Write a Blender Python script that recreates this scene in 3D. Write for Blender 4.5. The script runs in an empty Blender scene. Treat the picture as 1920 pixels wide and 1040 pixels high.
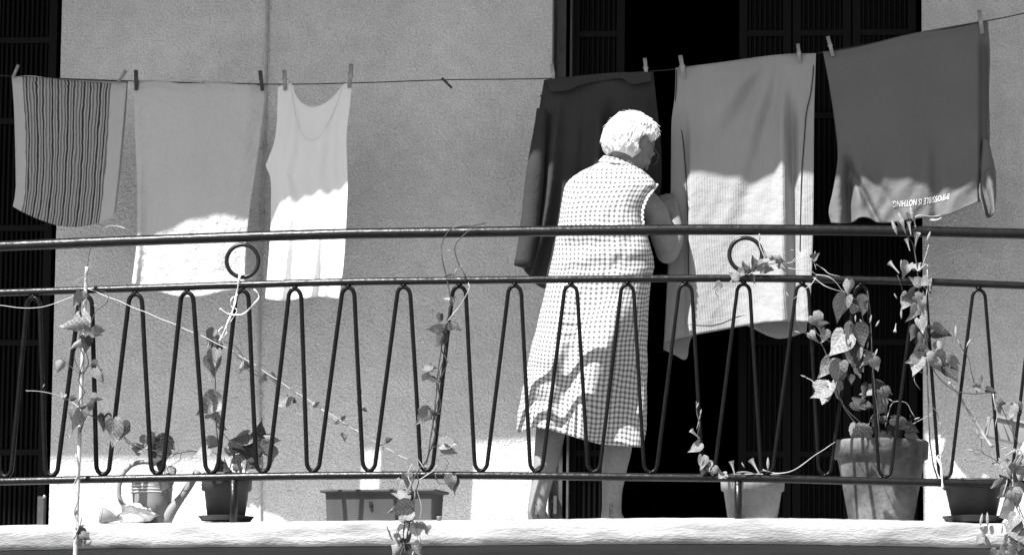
import bpy, bmesh, math, random
from mathutils import Vector, Matrix, noise
from mathutils.bvhtree import BVHTree
R = math.radians
random.seed(7)
SC = bpy.context.scene
COL = SC.collection

# ------------------------------------------------------------------ camera, sky, sun, exposure
F = 6890.0                                   # focal length in photograph pixels (1920 wide)
YAW, PITCH, ROLL = R(6.0), R(7.1), R(0.6)
CAMP = Vector((13 * math.sin(YAW), -13 * math.cos(YAW), -0.77))
cam_d = bpy.data.cameras.new('camera')
cam_d.sensor_width = 36.0
cam_d.lens = 36.0 * F / 1920.0
cam_d.clip_end = 500
cam_d.clip_start = 0.5
cam = bpy.data.objects.new('camera', cam_d)
COL.objects.link(cam)
CM = (Matrix.Rotation(YAW, 3, 'Z') @ Matrix.Rotation(math.pi / 2 + PITCH, 3, 'X') @ Matrix.Rotation(ROLL, 3, 'Z'))
cam.matrix_world = Matrix.Translation(CAMP) @ CM.to_4x4()
SC.camera = cam
CR, CU, CB = CM.col[0].copy(), CM.col[1].copy(), CM.col[2].copy()

SUN_DIR = Vector((0.36, 0.50, -0.80)).normalized()      # the way the light travels
sun_d = bpy.data.lights.new('sun', 'SUN')
sun_d.energy = 4.4
sun_d.angle = R(0.5)
sun_d.color = (1, 1, 1)
sun = bpy.data.objects.new('sun', sun_d)
COL.objects.link(sun)
sun.rotation_euler = SUN_DIR.to_track_quat('-Z', 'Y').to_euler()
W = bpy.data.worlds.new('World')
SC.world = W
W.use_nodes = True
wn, wl = W.node_tree.nodes, W.node_tree.links
sky = wn.new('ShaderNodeTexSky')
sky.sky_type = 'NISHITA'
sky.sun_disc = False
sky.sun_elevation = math.asin(-SUN_DIR.z)
sky.sun_rotation = math.atan2(-SUN_DIR.x, -SUN_DIR.y)
bw = wn.new('ShaderNodeRGBToBW')             # black-and-white photograph: a colourless sky
wl.new(sky.outputs[0], bw.inputs[0])
wl.new(bw.outputs[0], wn['Background'].inputs[0])
wn['Background'].inputs[1].default_value = 0.080
SC.view_settings.view_transform = 'Standard'
SC.view_settings.look = 'None'
SC.view_settings.exposure = 1.45
SC.view_settings.gamma = 1.0
SC.view_settings.use_curve_mapping = False

# ------------------------------------------------------------------ helpers
def ray(px, py):
    return CM @ Vector(((px - 960) / F, (520 - py) / F, -1))
def P(px, py, Y):
    d = ray(px, py)
    return CAMP + d * ((Y - CAMP.y) / d.y)
def unit(Y):                                 # metres per photograph pixel at depth Y
    return (Y - CAMP.y) / F
def lerp(a, b, t): return a + (b - a) * t
def interp(tab, x):
    if x <= tab[0][0]: return tab[0][1]
    for (x0, y0), (x1, y1) in zip(tab, tab[1:]):
        if x <= x1:
            return lerp(y0, y1, (x - x0) / (x1 - x0))
    return tab[-1][1]
def smoothstep(a, b, x):
    t = max(0.0, min(1.0, (x - a) / (b - a)))
    return t * t * (3 - 2 * t)
def bump(x, c, w):
    return math.exp(-((x - c) / w) ** 2)
def nz(x, y, z=0.0): return noise.noise(Vector((x, y, z)))
def catmull(pts, n):
    pts = [Vector(p) for p in pts]
    if len(pts) < 3:
        return [pts[0].lerp(pts[-1], i / n) for i in range(n + 1)]
    q = [pts[0] * 2 - pts[1]] + pts + [pts[-1] * 2 - pts[-2]]
    L = [0]
    for a, b in zip(pts, pts[1:]): L.append(L[-1] + (b - a).length)
    out, k = [], 0
    for i in range(n + 1):
        s = L[-1] * i / n
        while k < len(pts) - 2 and s > L[k + 1]: k += 1
        t = (s - L[k]) / max(1e-9, L[k + 1] - L[k])
        p0, p1, p2, p3 = q[k], q[k + 1], q[k + 2], q[k + 3]
        out.append(0.5 * ((2 * p1) + (p2 - p0) * t + (2 * p0 - 5 * p1 + 4 * p2 - p3) * t * t + (3 * p1 - p0 - 3 * p2 + p3) * t ** 3))
    return out

def curve_at(pts, n):
    c = catmull([(x, y, 0) for x, y in pts], n)
    return [(v.x, v.y) for v in c]
def tag(o, label=None, cat=None, group=None, kind=None):
    if label: o['label'] = label
    if cat: o['category'] = cat
    if group: o['group'] = group
    if kind: o['kind'] = kind
    return o
def thing(name, loc, label, cat, group=None):
    o = bpy.data.objects.new(name, None)
    o.empty_display_size = 0.05
    o.location = loc
    COL.objects.link(o)
    return tag(o, label, cat, group)
def world_loc(o):
    v = Vector((0, 0, 0))
    while o is not None:
        v += o.location
        o = o.parent
    return v
def mk(name, verts, faces, m, parent=None, smooth=True, uvs=None):
    off = world_loc(parent) if parent is not None else Vector((0, 0, 0))
    me = bpy.data.meshes.new(name)
    me.from_pydata([tuple(Vector(v) - off) for v in verts], [], faces)
    me.update()
    if smooth:
        me.polygons.foreach_set('use_smooth', [True] * len(me.polygons))
    if uvs:
        ul = me.uv_layers.new(name='UVMap')
        for lp in me.loops:
            ul.data[lp.index].uv = uvs[lp.vertex_index]
    if m: me.materials.append(m)
    o = bpy.data.objects.new(name, me)
    COL.objects.link(o)
    if parent is not None: o.parent = parent
    return o
def inst(name, me, mat4, parent=None):
    o = bpy.data.objects.new(name, me)
    COL.objects.link(o)
    if parent is not None:
        o.parent = parent
        mat4 = Matrix.Translation(-world_loc(parent)) @ mat4
    o.matrix_local = mat4
    return o
class G:                                     # geometry collector
    def __init__(s): s.v, s.f = [], []
    def box(s, a, b):
        x0, y0, z0 = a; x1, y1, z1 = b
        n = len(s.v)
        s.v += [(x0,y0,z0),(x1,y0,z0),(x1,y1,z0),(x0,y1,z0),(x0,y0,z1),(x1,y0,z1),(x1,y1,z1),(x0,y1,z1)]
        s.f += [tuple(n + i for i in q) for q in ((0,3,2,1),(4,5,6,7),(0,1,5,4),(1,2,6,5),(2,3,7,6),(3,0,4,7))]
        return s
    def tube(s, pts, r, seg=8, cap=True):
        pts = [Vector(p) for p in pts]
        rr = r if isinstance(r, (list, tuple)) else [r] * len(pts)
        n0 = len(s.v)
        prev = None
        for i, p in enumerate(pts):
            t = (pts[min(i + 1, len(pts) - 1)] - pts[max(i - 1, 0)])
            if t.length < 1e-9: t = Vector((0, 0, 1))
            t.normalize()
            if prev is None:
                a = Vector((0, 1, 0)) if abs(t.y) < 0.9 else Vector((1, 0, 0))
            else: a = prev
            n = (a - t * a.dot(t)).normalized()
            prev = n
            b = t.cross(n)
            for k in range(seg):
                th = 2 * math.pi * k / seg
                s.v.append(tuple(p + (n * math.cos(th) + b * math.sin(th)) * rr[i]))
        for i in range(len(pts) - 1):
            for k in range(seg):
                a0 = n0 + i * seg + k; a1 = n0 + i * seg + (k + 1) % seg
                s.f.append((a0, a1, a1 + seg, a0 + seg))
        if cap:
            s.f.append(tuple(n0 + k for k in reversed(range(seg))))
            s.f.append(tuple(n0 + (len(pts) - 1) * seg + k for k in range(seg)))
        return s
    def lathe(s, c, prof, seg=40, close=False):  # prof: (radius, z) offsets about c
        n0 = len(s.v)
        for r, z in prof:
            for k in range(seg):
                th = 2 * math.pi * k / seg
                s.v.append((c[0] + r * math.cos(th), c[1] + r * math.sin(th), c[2] + z))
        for i in range(len(prof) - 1):
            for k in range(seg):
                a0 = n0 + i * seg + k; a1 = n0 + i * seg + (k + 1) % seg
                s.f.append((a0, a1, a1 + seg, a0 + seg))
        if close:
            s.f.append(tuple(n0 + k for k in reversed(range(seg))))
            s.f.append(tuple(n0 + (len(prof) - 1) * seg + k for k in range(seg)))
        return s
    def add(s, verts, faces):
        n = len(s.v)
        s.v += [tuple(v) for v in verts]
        s.f += [tuple(n + i for i in q) for q in faces]
        return s
    def out(s, name, m, parent=None, smooth=True):
        return mk(name, s.v, s.f, m, parent, smooth)

def mat(name, col, rough=0.8, spec=0.3, var=None, bumps=(), metal=0.0, transl=0.0, coords='Object', stretch=None):
    """var: list of (scale, lo, hi, detail) noise multipliers on the base grey; bumps: list of (scale, strength, detail)"""
    m = bpy.data.materials.new(name)
    m.use_nodes = True
    n, l = m.node_tree.nodes, m.node_tree.links
    b = n['Principled BSDF']
    b.inputs['Roughness'].default_value = rough
    b.inputs['Specular IOR Level'].default_value = spec
    b.inputs['Metallic'].default_value = metal
    b.inputs['Base Color'].default_value = (col, col, col, 1)
    tc = n.new('ShaderNodeTexCoord')
    src = tc.outputs[coords]
    if stretch:
        mp = n.new('ShaderNodeMapping'); mp.inputs['Scale'].default_value = stretch
        l.new(src, mp.inputs[0]); src = mp.outputs[0]
    cur = None
    if var:
        for sc, lo, hi, det in var:
            t = n.new('ShaderNodeTexNoise'); t.inputs['Scale'].default_value = sc; t.inputs['Detail'].default_value = det
            l.new(src, t.inputs['Vector'])
            r = n.new('ShaderNodeMapRange'); r.inputs[1].default_value = 0.3; r.inputs[2].default_value = 0.7
            r.inputs[3].default_value = lo; r.inputs[4].default_value = hi
            l.new(t.outputs['Fac'], r.inputs[0])
            mu = n.new('ShaderNodeMath'); mu.operation = 'MULTIPLY'
            if cur is None: mu.inputs[0].default_value = col
            else: l.new(cur, mu.inputs[0])
            l.new(r.outputs[0], mu.inputs[1]); cur = mu.outputs[0]
        l.new(cur, b.inputs['Base Color'])
    m['col_socket'] = 1
    prev = None
    for sc, st, det in bumps:
        t = n.new('ShaderNodeTexNoise'); t.inputs['Scale'].default_value = sc; t.inputs['Detail'].default_value = det
        l.new(src, t.inputs['Vector'])
        bp = n.new('ShaderNodeBump'); bp.inputs['Strength'].default_value = st; bp.inputs['Distance'].default_value = (1.0 if name == 'plaster' else 0.6) / sc
        l.new(t.outputs['Fac'], bp.inputs['Height'])
        if prev: l.new(prev, bp.inputs['Normal'])
        prev = bp.outputs[0]
    if prev: l.new(prev, b.inputs['Normal'])
    if transl:
        tr = n.new('ShaderNodeBsdfTranslucent'); mx = n.new('ShaderNodeMixShader')
        tr.inputs[0].default_value = (col, col, col, 1)
        if cur: l.new(cur, tr.inputs[0])
        mx.inputs[0].default_value = transl
        l.new(b.outputs[0], mx.inputs[1]); l.new(tr.outputs[0], mx.inputs[2])
        l.new(mx.outputs[0], n['Material Output'].inputs[0])
    return m

M = dict(
    plaster=mat('plaster', 0.72, 0.95, 0.1, [(1.1, .80, 1.14, 5), (14, .91, 1.06, 4), (170, .66, 1.14, 3)], [(70, .7, 2), (150, .9, 3)]),
    slab=mat('painted_concrete', 0.50, 0.9, 0.15, [(2.6, .85, 1.05, 4), (5, .30, 1.30, 6), (30, .85, 1.06, 4)], [(20, .16, 6), (80, .34, 4)], stretch=(.55, 1, 2.2)),
    floor=mat('floor_tile', 0.45, 0.8, 0.2, [(5, .85, 1.1, 4)]),
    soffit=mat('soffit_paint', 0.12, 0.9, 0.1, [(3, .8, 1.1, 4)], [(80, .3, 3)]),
    asphalt=mat('street_asphalt', 0.12, 0.9, 0.2, [(3, .8, 1.2, 5)]),
    room=mat('dark_room', 0.004, 0.95, 0.0),  # near-black walls: the darkness of the unlit interior is put into the colour
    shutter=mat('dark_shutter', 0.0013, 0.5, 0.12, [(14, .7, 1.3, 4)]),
    jamb=mat('door_jamb', 0.055, 0.6, 0.3, [(30, .7, 1.2, 4)]),
    iron=mat('black_iron', 0.005, 0.34, 0.36, [(50, .6, 1.6, 5)], [(90, .12, 4), (18, .12, 3)]),
    iron_bar=mat('painted_iron_bar', 0.004, 0.34, 0.15, [(50, .6, 1.6, 5)], [(90, .12, 4), (18, .12, 3)]),
    leaf_mid=mat('leaf_mid', 0.13, 0.5, 0.3, [(9, .6, 1.3, 3)], [(14, .2, 3)], transl=0.15),
    leaf_dark=mat('dark_leaf', 0.05, 0.5, 0.3, [(9, .7, 1.25, 3)], [(14, .35, 3)], transl=0.2),  # darker grey for shaded leaves, undersides and old leaves; shade sits in the colour
    white_cloth=mat('white_cloth', 0.76, 0.95, 0.05, [(4, .95, 1.03, 3)], [(45, .25, 4), (260, .35, 2)]),
    terry=mat('terry_cloth', 0.52, 0.98, 0.03, [(3, .95, 1.04, 3)], [(30, .7, 5), (200, .8, 2)]),
    dark_cloth=mat('dark_cloth', 0.040, 0.95, 0.08, [(6, .85, 1.15, 3)], [(60, .3, 4)]),
    tee_cloth=mat('grey_jersey', 0.135, 0.98, 0.03, [(5, .95, 1.05, 3)], [(40, .25, 4), (300, .3, 2)]),
    print=mat('white_print', 0.7, 0.8, 0.1),
    wood=mat('peg_wood', 0.30, 0.8, 0.2, [(40, .6, 1.2, 4)]),
    darkpeg=mat('weathered_peg', 0.05, 0.7, 0.3, [(40, .6, 1.2, 4)]),
    steel=mat('spring_steel', 0.35, 0.4, 0.5, metal=1.0),
    line=mat('line_cord', 0.03, 0.7, 0.2),
    cable=mat('cable_sheath', 0.40, 0.7, 0.2, [(30, .8, 1.1, 3)]),
    skin=mat('skin', 0.21, 0.6, 0.3, [(18, .9, 1.08, 4), (90, .88, 1.08, 3)], [(60, .2, 4)]),
    hair=mat('white_hair', 0.70, 0.6, 0.3, [(30, .9, 1.05, 3)]),
    frame=mat('spectacle_frame', 0.08, 0.3, 0.5),
    lens=mat('lens_glass', 0.6, 0.05, 0.5),
    shoe=mat('slipper_cloth', 0.20, 0.9, 0.1, [(90, .4, 1.5, 3)]),
    terracotta=mat('terracotta', 0.125, 0.85, 0.12, [(6, .35, 1.7, 6), (2.4, .6, 1.4, 3), (40, .75, 1.15, 4)], [(60, .25, 4)]),
    terracotta_pale=mat('pale_terracotta', 0.26, 0.85, 0.15, [(9, .8, 1.15, 5), (60, .9, 1.08, 3)], [(70, .2, 4)]),
    plastic=mat('dark_plastic', 0.045, 0.5, 0.3, [(12, .9, 1.1, 3)]),
    box=mat('planter_plastic', 0.06, 0.6, 0.25, [(9, .7, 1.3, 5)], stretch=(1, 1, .25)),
    can=mat('can_plastic', 0.21, 0.5, 0.3, [(10, .93, 1.05, 3)]),
    band=mat('white_band', 0.7, 0.6, 0.2),
    bag=mat('white_bag', 0.88, 0.5, 0.2, transl=0.2, bumps=[(30, .3, 3)]),
    soil=mat('soil', 0.03, 1.0, 0.0, [(60, .5, 1.6, 4)], [(50, .8, 4)]),
    leaf=mat('leaf', 0.22, 0.5, 0.3, [(9, .7, 1.2, 3)], [(14, .2, 3)], transl=0.12),
    petal=mat('pale_flower', 0.38, 0.6, 0.2, transl=0.35),
    stem=mat('stem', 0.045, 0.6, 0.3, [(20, .5, 1.5, 3)]),
    palestem=mat('pale_stem', 0.32, 0.6, 0.3, [(20, .7, 1.2, 3)]),
    cane=mat('bamboo', 0.42, 0.45, 0.4, [(25, .75, 1.15, 4)]),
    string=mat('white_string', 0.55, 0.8, 0.1),
    trough=mat('pale_trough', 0.27, 0.5, 0.3, [(12, .85, 1.1, 4)]),
)
def leaf_veins(m, lo, hi):
    n, l = m.node_tree.nodes, m.node_tree.links
    b = n['Principled BSDF']
    base = b.inputs['Base Color'].links[0].from_socket
    tc = n.new('ShaderNodeTexCoord'); sp = n.new('ShaderNodeSeparateXYZ'); l.new(tc.outputs['Object'], sp.inputs[0])
    ax = math_node(n, l, 'ABSOLUTE', sp.outputs[0])
    v = math_node(n, l, 'SUBTRACT', sp.outputs[1], math_node(n, l, 'MULTIPLY', ax, .75))
    p = math_node(n, l, 'PINGPONG', v, .085)
    side = n.new('ShaderNodeMapRange'); side.inputs[1].default_value = .0; side.inputs[2].default_value = .035; side.inputs[3].default_value = hi; side.inputs[4].default_value = lo
    l.new(p, side.inputs[0])
    mid = n.new('ShaderNodeMapRange'); mid.inputs[1].default_value = .012; mid.inputs[2].default_value = .035; mid.inputs[3].default_value = hi * 1.15; mid.inputs[4].default_value = 0
    l.new(ax, mid.inputs[0])
    k = math_node(n, l, 'MAXIMUM', side.outputs[0], mid.outputs[0])
    c = math_node(n, l, 'MULTIPLY', base, k)
    for q in n:
        if q.type == 'BSDF_TRANSLUCENT': l.new(c, q.inputs[0])
    l.new(c, b.inputs['Base Color'])
def uvsplit(n, l):
    tc = n.new('ShaderNodeTexCoord'); sp = n.new('ShaderNodeSeparateXYZ')
    l.new(tc.outputs['UV'], sp.inputs[0]); return sp
def math_node(n, l, op, a, b=None):
    x = n.new('ShaderNodeMath'); x.operation = op
    for i, q in enumerate((a, b)):
        if q is None: continue
        if isinstance(q, (int, float)): x.inputs[i].default_value = q
        else: l.new(q, x.inputs[i])
    return x.outputs[0]
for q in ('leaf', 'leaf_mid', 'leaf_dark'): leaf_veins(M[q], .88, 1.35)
# gingham: woven light and dark bands crossing, UV counted in checks
def gingham():
    m = mat('gingham', 0.7, 0.95, 0.05, None, [(30, .2, 3)])
    n, l = m.node_tree.nodes, m.node_tree.links
    sp = uvsplit(n, l)
    tr = []
    for ax in (0, 1):
        f = math_node(n, l, 'PINGPONG', sp.outputs[ax], 0.5)
        r = n.new('ShaderNodeMapRange'); r.inputs[1].default_value = .13; r.inputs[2].default_value = .30
        l.new(f, r.inputs[0]); tr.append(r.outputs[0])
    s = math_node(n, l, 'ADD', tr[0], tr[1])
    cr = n.new('ShaderNodeValToRGB')
    e = cr.color_ramp.elements
    e[0].position = 0; e[0].color = (.095,) * 3 + (1,)
    e[1].position = 1; e[1].color = (.60,) * 3 + (1,)
    x = e.new(.5); x.color = (.31,) * 3 + (1,)
    h = math_node(n, l, 'MULTIPLY', s, .5)
    l.new(h, cr.inputs[0]); l.new(cr.outputs[0], n['Principled BSDF'].inputs['Base Color'])
    return m
M['gingham'] = gingham()
def striped():
    m = mat('striped_terry', 0.42, 0.98, 0.03, None, [(35, .3, 4), (230, .7, 2)])
    n, l = m.node_tree.nodes, m.node_tree.links
    sp = uvsplit(n, l)
    wn_ = n.new('ShaderNodeTexNoise'); wn_.inputs['Scale'].default_value = 7; wn_.inputs['Detail'].default_value = 3
    wob_ = math_node(n, l, 'MULTIPLY', math_node(n, l, 'SUBTRACT', wn_.outputs['Fac'], .5), .035)
    u = math_node(n, l, 'SUBTRACT', math_node(n, l, 'ADD', sp.outputs[0], wob_), .10)
    u = math_node(n, l, 'DIVIDE', u, .76)
    inside = math_node(n, l, 'MULTIPLY', math_node(n, l, 'GREATER_THAN', u, 0), math_node(n, l, 'LESS_THAN', u, 1))
    ph = math_node(n, l, 'FRACT', math_node(n, l, 'MULTIPLY', u, 5.5))
    cr = n.new('ShaderNodeValToRGB'); cr.color_ramp.interpolation = 'LINEAR'
    tab = [(0, .16), (.08, .16), (.10, .34), (.16, .34), (.18, .05), (.27, .05), (.29, .36), (.36, .36), (.38, .15), (.47, .15), (.49, .32), (.60, .32), (.62, .10), (.69, .10), (.71, .34), (.77, .34), (.79, .035), (.89, .035), (.91, .36), (.98, .36)]
    e = cr.color_ramp.elements
    e[0].position = 0; e[0].color = (.16, .16, .16, 1)
    e[1].position = 1; e[1].color = (.16, .16, .16, 1)
    for p, c in tab[1:]:
        x = e.new(p); x.color = (c, c, c, 1)
    l.new(ph, cr.inputs[0])
    mx = n.new('ShaderNodeMix'); mx.data_type = 'RGBA'
    l.new(inside, mx.inputs[0]); mx.inputs[6].default_value = (.44, .44, .44, 1)
    l.new(cr.outputs[0], mx.inputs[7])
    l.new(mx.outputs[2], n['Principled BSDF'].inputs['Base Color'])
    return m
M['striped'] = striped()
def ribbed(name, col):
    m = mat(name, col, 0.95, 0.05, [(5, .95, 1.05, 3)], [(22, .28, 5)])
    n, l = m.node_tree.nodes, m.node_tree.links
    sp = uvsplit(n, l)
    b = n['Principled BSDF']
    w = math_node(n, l, 'SINE', math_node(n, l, 'MULTIPLY', sp.outputs[0], 560.0))
    bp = n.new('ShaderNodeBump'); bp.inputs['Strength'].default_value = .35; bp.inputs['Distance'].default_value = .002
    l.new(w, bp.inputs['Height'])
    old = b.inputs['Normal'].links[0].from_socket
    l.new(old, bp.inputs['Normal']); l.new(bp.outputs[0], b.inputs['Normal'])
    return m
M['ribbed'] = ribbed('ribbed_cotton', 0.32)

# ------------------------------------------------------------------ depths of the balcony
def rail_Y(px):
    h = 587.5 - 20 * ((1550 - px) / 1550) ** 2
    d = ray(px, 520)
    fw = Vector((-math.sin(YAW), math.cos(YAW), 0))
    return (CAMP + d * (13 * 587 / h / d.dot(fw))).y
def edge_Y(px): return rail_Y(px) - 0.035
WALL_Y = 1.29
FLOOR_Z = -0.020
def ext(tab):                                # extrapolate the pixel tables a little past the frame
    (x0, y0), (x1, y1) = tab[0], tab[1]
    (a0, b0), (a1, b1) = tab[-2], tab[-1]
    return [(-700, y0 + (y1 - y0) / (x1 - x0) * (-700 - x0))] + tab + [(2080, b1 + (b1 - b0) / (a1 - a0) * (2080 - a1))]
TOPR = ext([(0, 461.5), (240, 451.8), (600, 439.5), (840, 435.8), (1200, 431), (1440, 430.8), (1680, 433), (1920, 438.5)])
MIDR = ext([(0, 548.5), (240, 541), (600, 529.5), (840, 526), (1200, 522.3), (1440, 522), (1680, 526.5), (1920, 535.4)])
BOTR = ext([(0, 901.8), (240, 896.9), (600, 891.3), (840, 890.3), (1200, 893.8), (1440, 896.5), (1680, 902.5), (1920, 907)])
SLT = ext([(0, 986), (240, 982), (600, 978), (840, 976), (1200, 972.5), (1440, 972.5), (1680, 976.5), (1920, 984)])
SLB = ext([(0, 1028.9), (240, 1024.3), (600, 1020.8), (840, 1019.8), (1200, 1016.4), (1440, 1016.8), (1680, 1020.5), (1920, 1026)])
def smooth_tab(tab, n=100):
    c = catmull([(a, b, 0) for a, b in tab], n)
    return [(v.x, v.y) for v in c]
TOPR, MIDR, BOTR, SLT, SLB = map(smooth_tab, (TOPR, MIDR, BOTR, SLT, SLB))

# ------------------------------------------------------------------ setting
def sheet(name, m, z, s, kind='structure'):
    o = mk(name, [(-s, -s, z), (s, -s, z), (s, s, z), (-s, s, z)], [(0, 1, 2, 3)], m, None, False)
    return tag(o, kind=kind)
sheet('street', M['asphalt'], -2.45, 120)

# balcony slab: front edge follows the bowed railing, low kerb lip, floor behind it
bal = thing('balcony', (0, 0.1, 0), 'bowed concrete balcony with a white painted edge and shaded underside', 'balcony')
xs = list(range(-700, 2081, 16))
prof = []
for px in xs:
    y = edge_Y(px)
    jit = 0.0025 * nz(px * .02, 3) + 0.0015 * nz(px * .09, 7)
    b = P(px, interp(SLB, px), y); t = P(px, interp(SLT, px), y)
    t.z += jit; b.z += 0.6 * jit + .002 * nz(px * .05, 11)
    prof.append((b, t))
v, f = [], []
K = 9
for b, t in prof:
    x = b.x
    row = [(b.x, b.y + .012, b.z - .004), (b.x, b.y, b.z + .004)]
    for k in (.33, .66): row.append((lerp(b.x, t.x, k), lerp(b.y, t.y, k) + .002 * nz(x * 9, k * 7), lerp(b.z, t.z, k)))
    row += [(t.x, t.y, t.z - .008), (t.x, t.y + .007, t.z), (t.x, t.y + .16, t.z + .014), (t.x, t.y + .40, FLOOR_Z), (t.x, WALL_Y, FLOOR_Z)]
    v += row
for i in range(len(prof) - 1):
    for k in range(K - 1):
        a = i * K + k
        f.append((a, a + K, a + K + 1, a + 1))
for q in (0, len(prof) - 1):                 # closed ends
    n0 = len(v); e = v[q * K:(q + 1) * K]; v += e + [(e[-1][0], WALL_Y, prof[q][0].z)]
    f.append(tuple(range(n0, n0 + K + 1)))
sl = mk('slab', v, f, M['slab'], bal)
sl.data.materials.append(M['floor'])
for i, p in enumerate(sl.data.polygons):
    if i < (len(prof) - 1) * (K - 1) and i % (K - 1) == K - 2: p.material_index = 1
v, f = [], []
for b, t in prof:
    v += [(b.x, b.y + .0125, b.z - .006), (b.x, b.y + .03, b.z - .012), (b.x, WALL_Y, b.z - .02)]
for i in range(len(prof) - 1):
    a = i * 3
    f += [(a, a + 1, a + 4, a + 3), (a + 1, a + 2, a + 5, a + 4)]
mk('underside', v, f, M['soffit'], bal)

# the balcony of the next floor (above the frame) throws the shade on wall and washing
v, f = [], []
UE = [(-9, -.27), (-3.2, -.265), (-2.3, -.265), (-1.6, -.235), (-.9, -.205), (-.2, -.19), (.3, -.195), (.8, -.225), (1.2, -.25), (3, -.27), (9, -.27)]
for x, y in UE:
    for z in (2.78, 2.93):
        v += [(x, y, z), (x, WALL_Y, z)]
for i in range(len(UE) - 1):
    a = i * 4
    f += [(a, a + 1, a + 5, a + 4), (a + 2, a + 6, a + 7, a + 3), (a, a + 4, a + 6, a + 2)]
tag(mk('upper_balcony', v, f, M['soffit'], None, False), kind='structure')

# house wall with a doorway at each side
xl = (P(118, 0, WALL_Y).x + P(90, 980, WALL_Y).x) / 2
xc = (P(1035, 0, WALL_Y).x + P(1028, 950, WALL_Y).x) / 2
xr = (P(1736, 0, WALL_Y).x + P(1724, 970, WALL_Y).x) / 2
wall = thing('house_wall', ((xl + xc) / 2, WALL_Y, FLOOR_Z), 'rough plastered house wall between the dark shuttered doorways', 'wall')
WB = WALL_Y + .28
ZB, ZT, ZL = -3.0, 5.0, 2.45
def wbox(name, x0, x1, z0, z1):
    g = G().box((x0, WALL_Y, z0), (x1, WB, z1))
    return g.out(name, M['plaster'], wall, False)
wbox('pier', xl, xc, FLOOR_Z, ZL)
wbox('pier', xr, 9, FLOOR_Z, ZL)
wbox('pier', -9, xl - 1.3, FLOOR_Z, ZL)
wbox('lintel', -9, 9, ZL, ZT)
wbox('wall_base', -9, 9, ZB, FLOOR_Z - .004)
# dark room behind
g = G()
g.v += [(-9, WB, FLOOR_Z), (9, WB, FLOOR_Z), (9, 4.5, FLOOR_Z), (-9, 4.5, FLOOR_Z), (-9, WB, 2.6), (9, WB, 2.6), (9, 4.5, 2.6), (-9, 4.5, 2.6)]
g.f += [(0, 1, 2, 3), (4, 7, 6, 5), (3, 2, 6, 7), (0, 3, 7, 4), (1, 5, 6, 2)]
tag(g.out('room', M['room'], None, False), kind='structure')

# shutters: vertical slats in stiles and rails
slat_me = None
def shutter(label, leaves, Y, nslat, rows):
    global slat_me
    x0 = leaves[0][0]
    root = thing('folding_shutter', (x0, Y, FLOOR_Z), label, 'shutter', 'dark folding shutters of the doorways')
    z0, z1 = FLOOR_Z + .01, 2.43
    if slat_me is None:
        vv, ff = [], []
        pr = [(-.5, .5), (-.46, -.1), (-.25, -.42), (0, -.5), (.25, -.42), (.46, -.1), (.5, .5)]
        for z in (0, 1):
            vv += [(a, b, z) for a, b in pr]
        n = len(pr)
        ff = [(i, i + 1, n + i + 1, n + i) for i in range(n - 1)] + [tuple(reversed(range(n))), tuple(range(n, 2 * n))]
        slat_me = bpy.data.meshes.new('slat')
        slat_me.from_pydata(vv, [], ff); slat_me.update()
        slat_me.materials.append(M['shutter'])
    for la, lb in leaves:
        wl_ = lb - la
        st = .034 if wl_ > .14 else .02
        for a, b in ((la + .002, la + st), (lb - st, lb - .002)):
            G().box((a, Y, z0), (b, Y + .03, z1)).out('stile', M['shutter'], root, False)
        G().box((la + st, Y + .022, z0), (lb - st, Y + .028, z1)).out('backing', M['shutter'], root, False)
        zz = [z0] + rows + [z1]
        for r in rows:
            G().box((la + st, Y + .003, r - .012), (lb - st, Y + .0215, r + .012)).out('rail', M['shutter'], root, False)
        ns = max(2, round((wl_ - 2 * st) / .0205))
        pitch = (wl_ - 2 * st) / ns
        for k in range(ns):
            xc_ = la + st + pitch * (k + .5)
            for za, zb in zip(zz, zz[1:]):
                mt = Matrix.Translation((xc_, Y + .0125, za + .014)) @ Matrix.Diagonal((pitch * .74, .018, zb - za - .028, 1))
                inst('slat', slat_me, mt, root)
    return root
def zpx(py, Y=WALL_Y + .1, px=1500): return P(px, py, Y).z
ROWS = [zpx(850), zpx(640), zpx(420), zpx(215), zpx(60)]
YS = WALL_Y + .12
def xpx(px, Y=YS, py=500): return P(px, py, Y).x
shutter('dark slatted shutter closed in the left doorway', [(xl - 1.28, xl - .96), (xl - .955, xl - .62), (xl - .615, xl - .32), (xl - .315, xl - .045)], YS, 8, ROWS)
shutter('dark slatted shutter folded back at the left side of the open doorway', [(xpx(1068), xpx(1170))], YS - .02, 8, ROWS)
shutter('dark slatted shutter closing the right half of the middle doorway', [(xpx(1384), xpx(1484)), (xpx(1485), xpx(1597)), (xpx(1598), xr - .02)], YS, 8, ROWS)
jr = thing('door_frame', (xc, WALL_Y, FLOOR_Z), 'weathered grey door frame at the left side of the open doorway', 'door frame')
G().box((xpx(1043, WALL_Y + .06), WALL_Y + .05, FLOOR_Z), (xpx(1058, WALL_Y + .06), WALL_Y + .10, ZL - .01)).out('jamb', M['jamb'], jr, False)
G().box((xpx(1066, WALL_Y + .06), WALL_Y + .04, FLOOR_Z), (xpx(1070, WALL_Y + .06), WALL_Y + .09, ZL - .01)).out('guide_rail', M['jamb'], jr, False)
for py in (945, 700):
    z = P(1050, py, WALL_Y).z
    G().box((xpx(1042, WALL_Y + .03), WALL_Y + .02, z - .035), (xpx(1048, WALL_Y + .03), WALL_Y + .049, z + .035)).out('hinge', M['jamb'], jr, False)
jl = thing('shutter_latch', P(78, 985, WALL_Y + .06), 'small grey latch post at the foot of the left doorway', 'latch')
a = P(78, 930, WALL_Y + .05); u = unit(WALL_Y)
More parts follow.
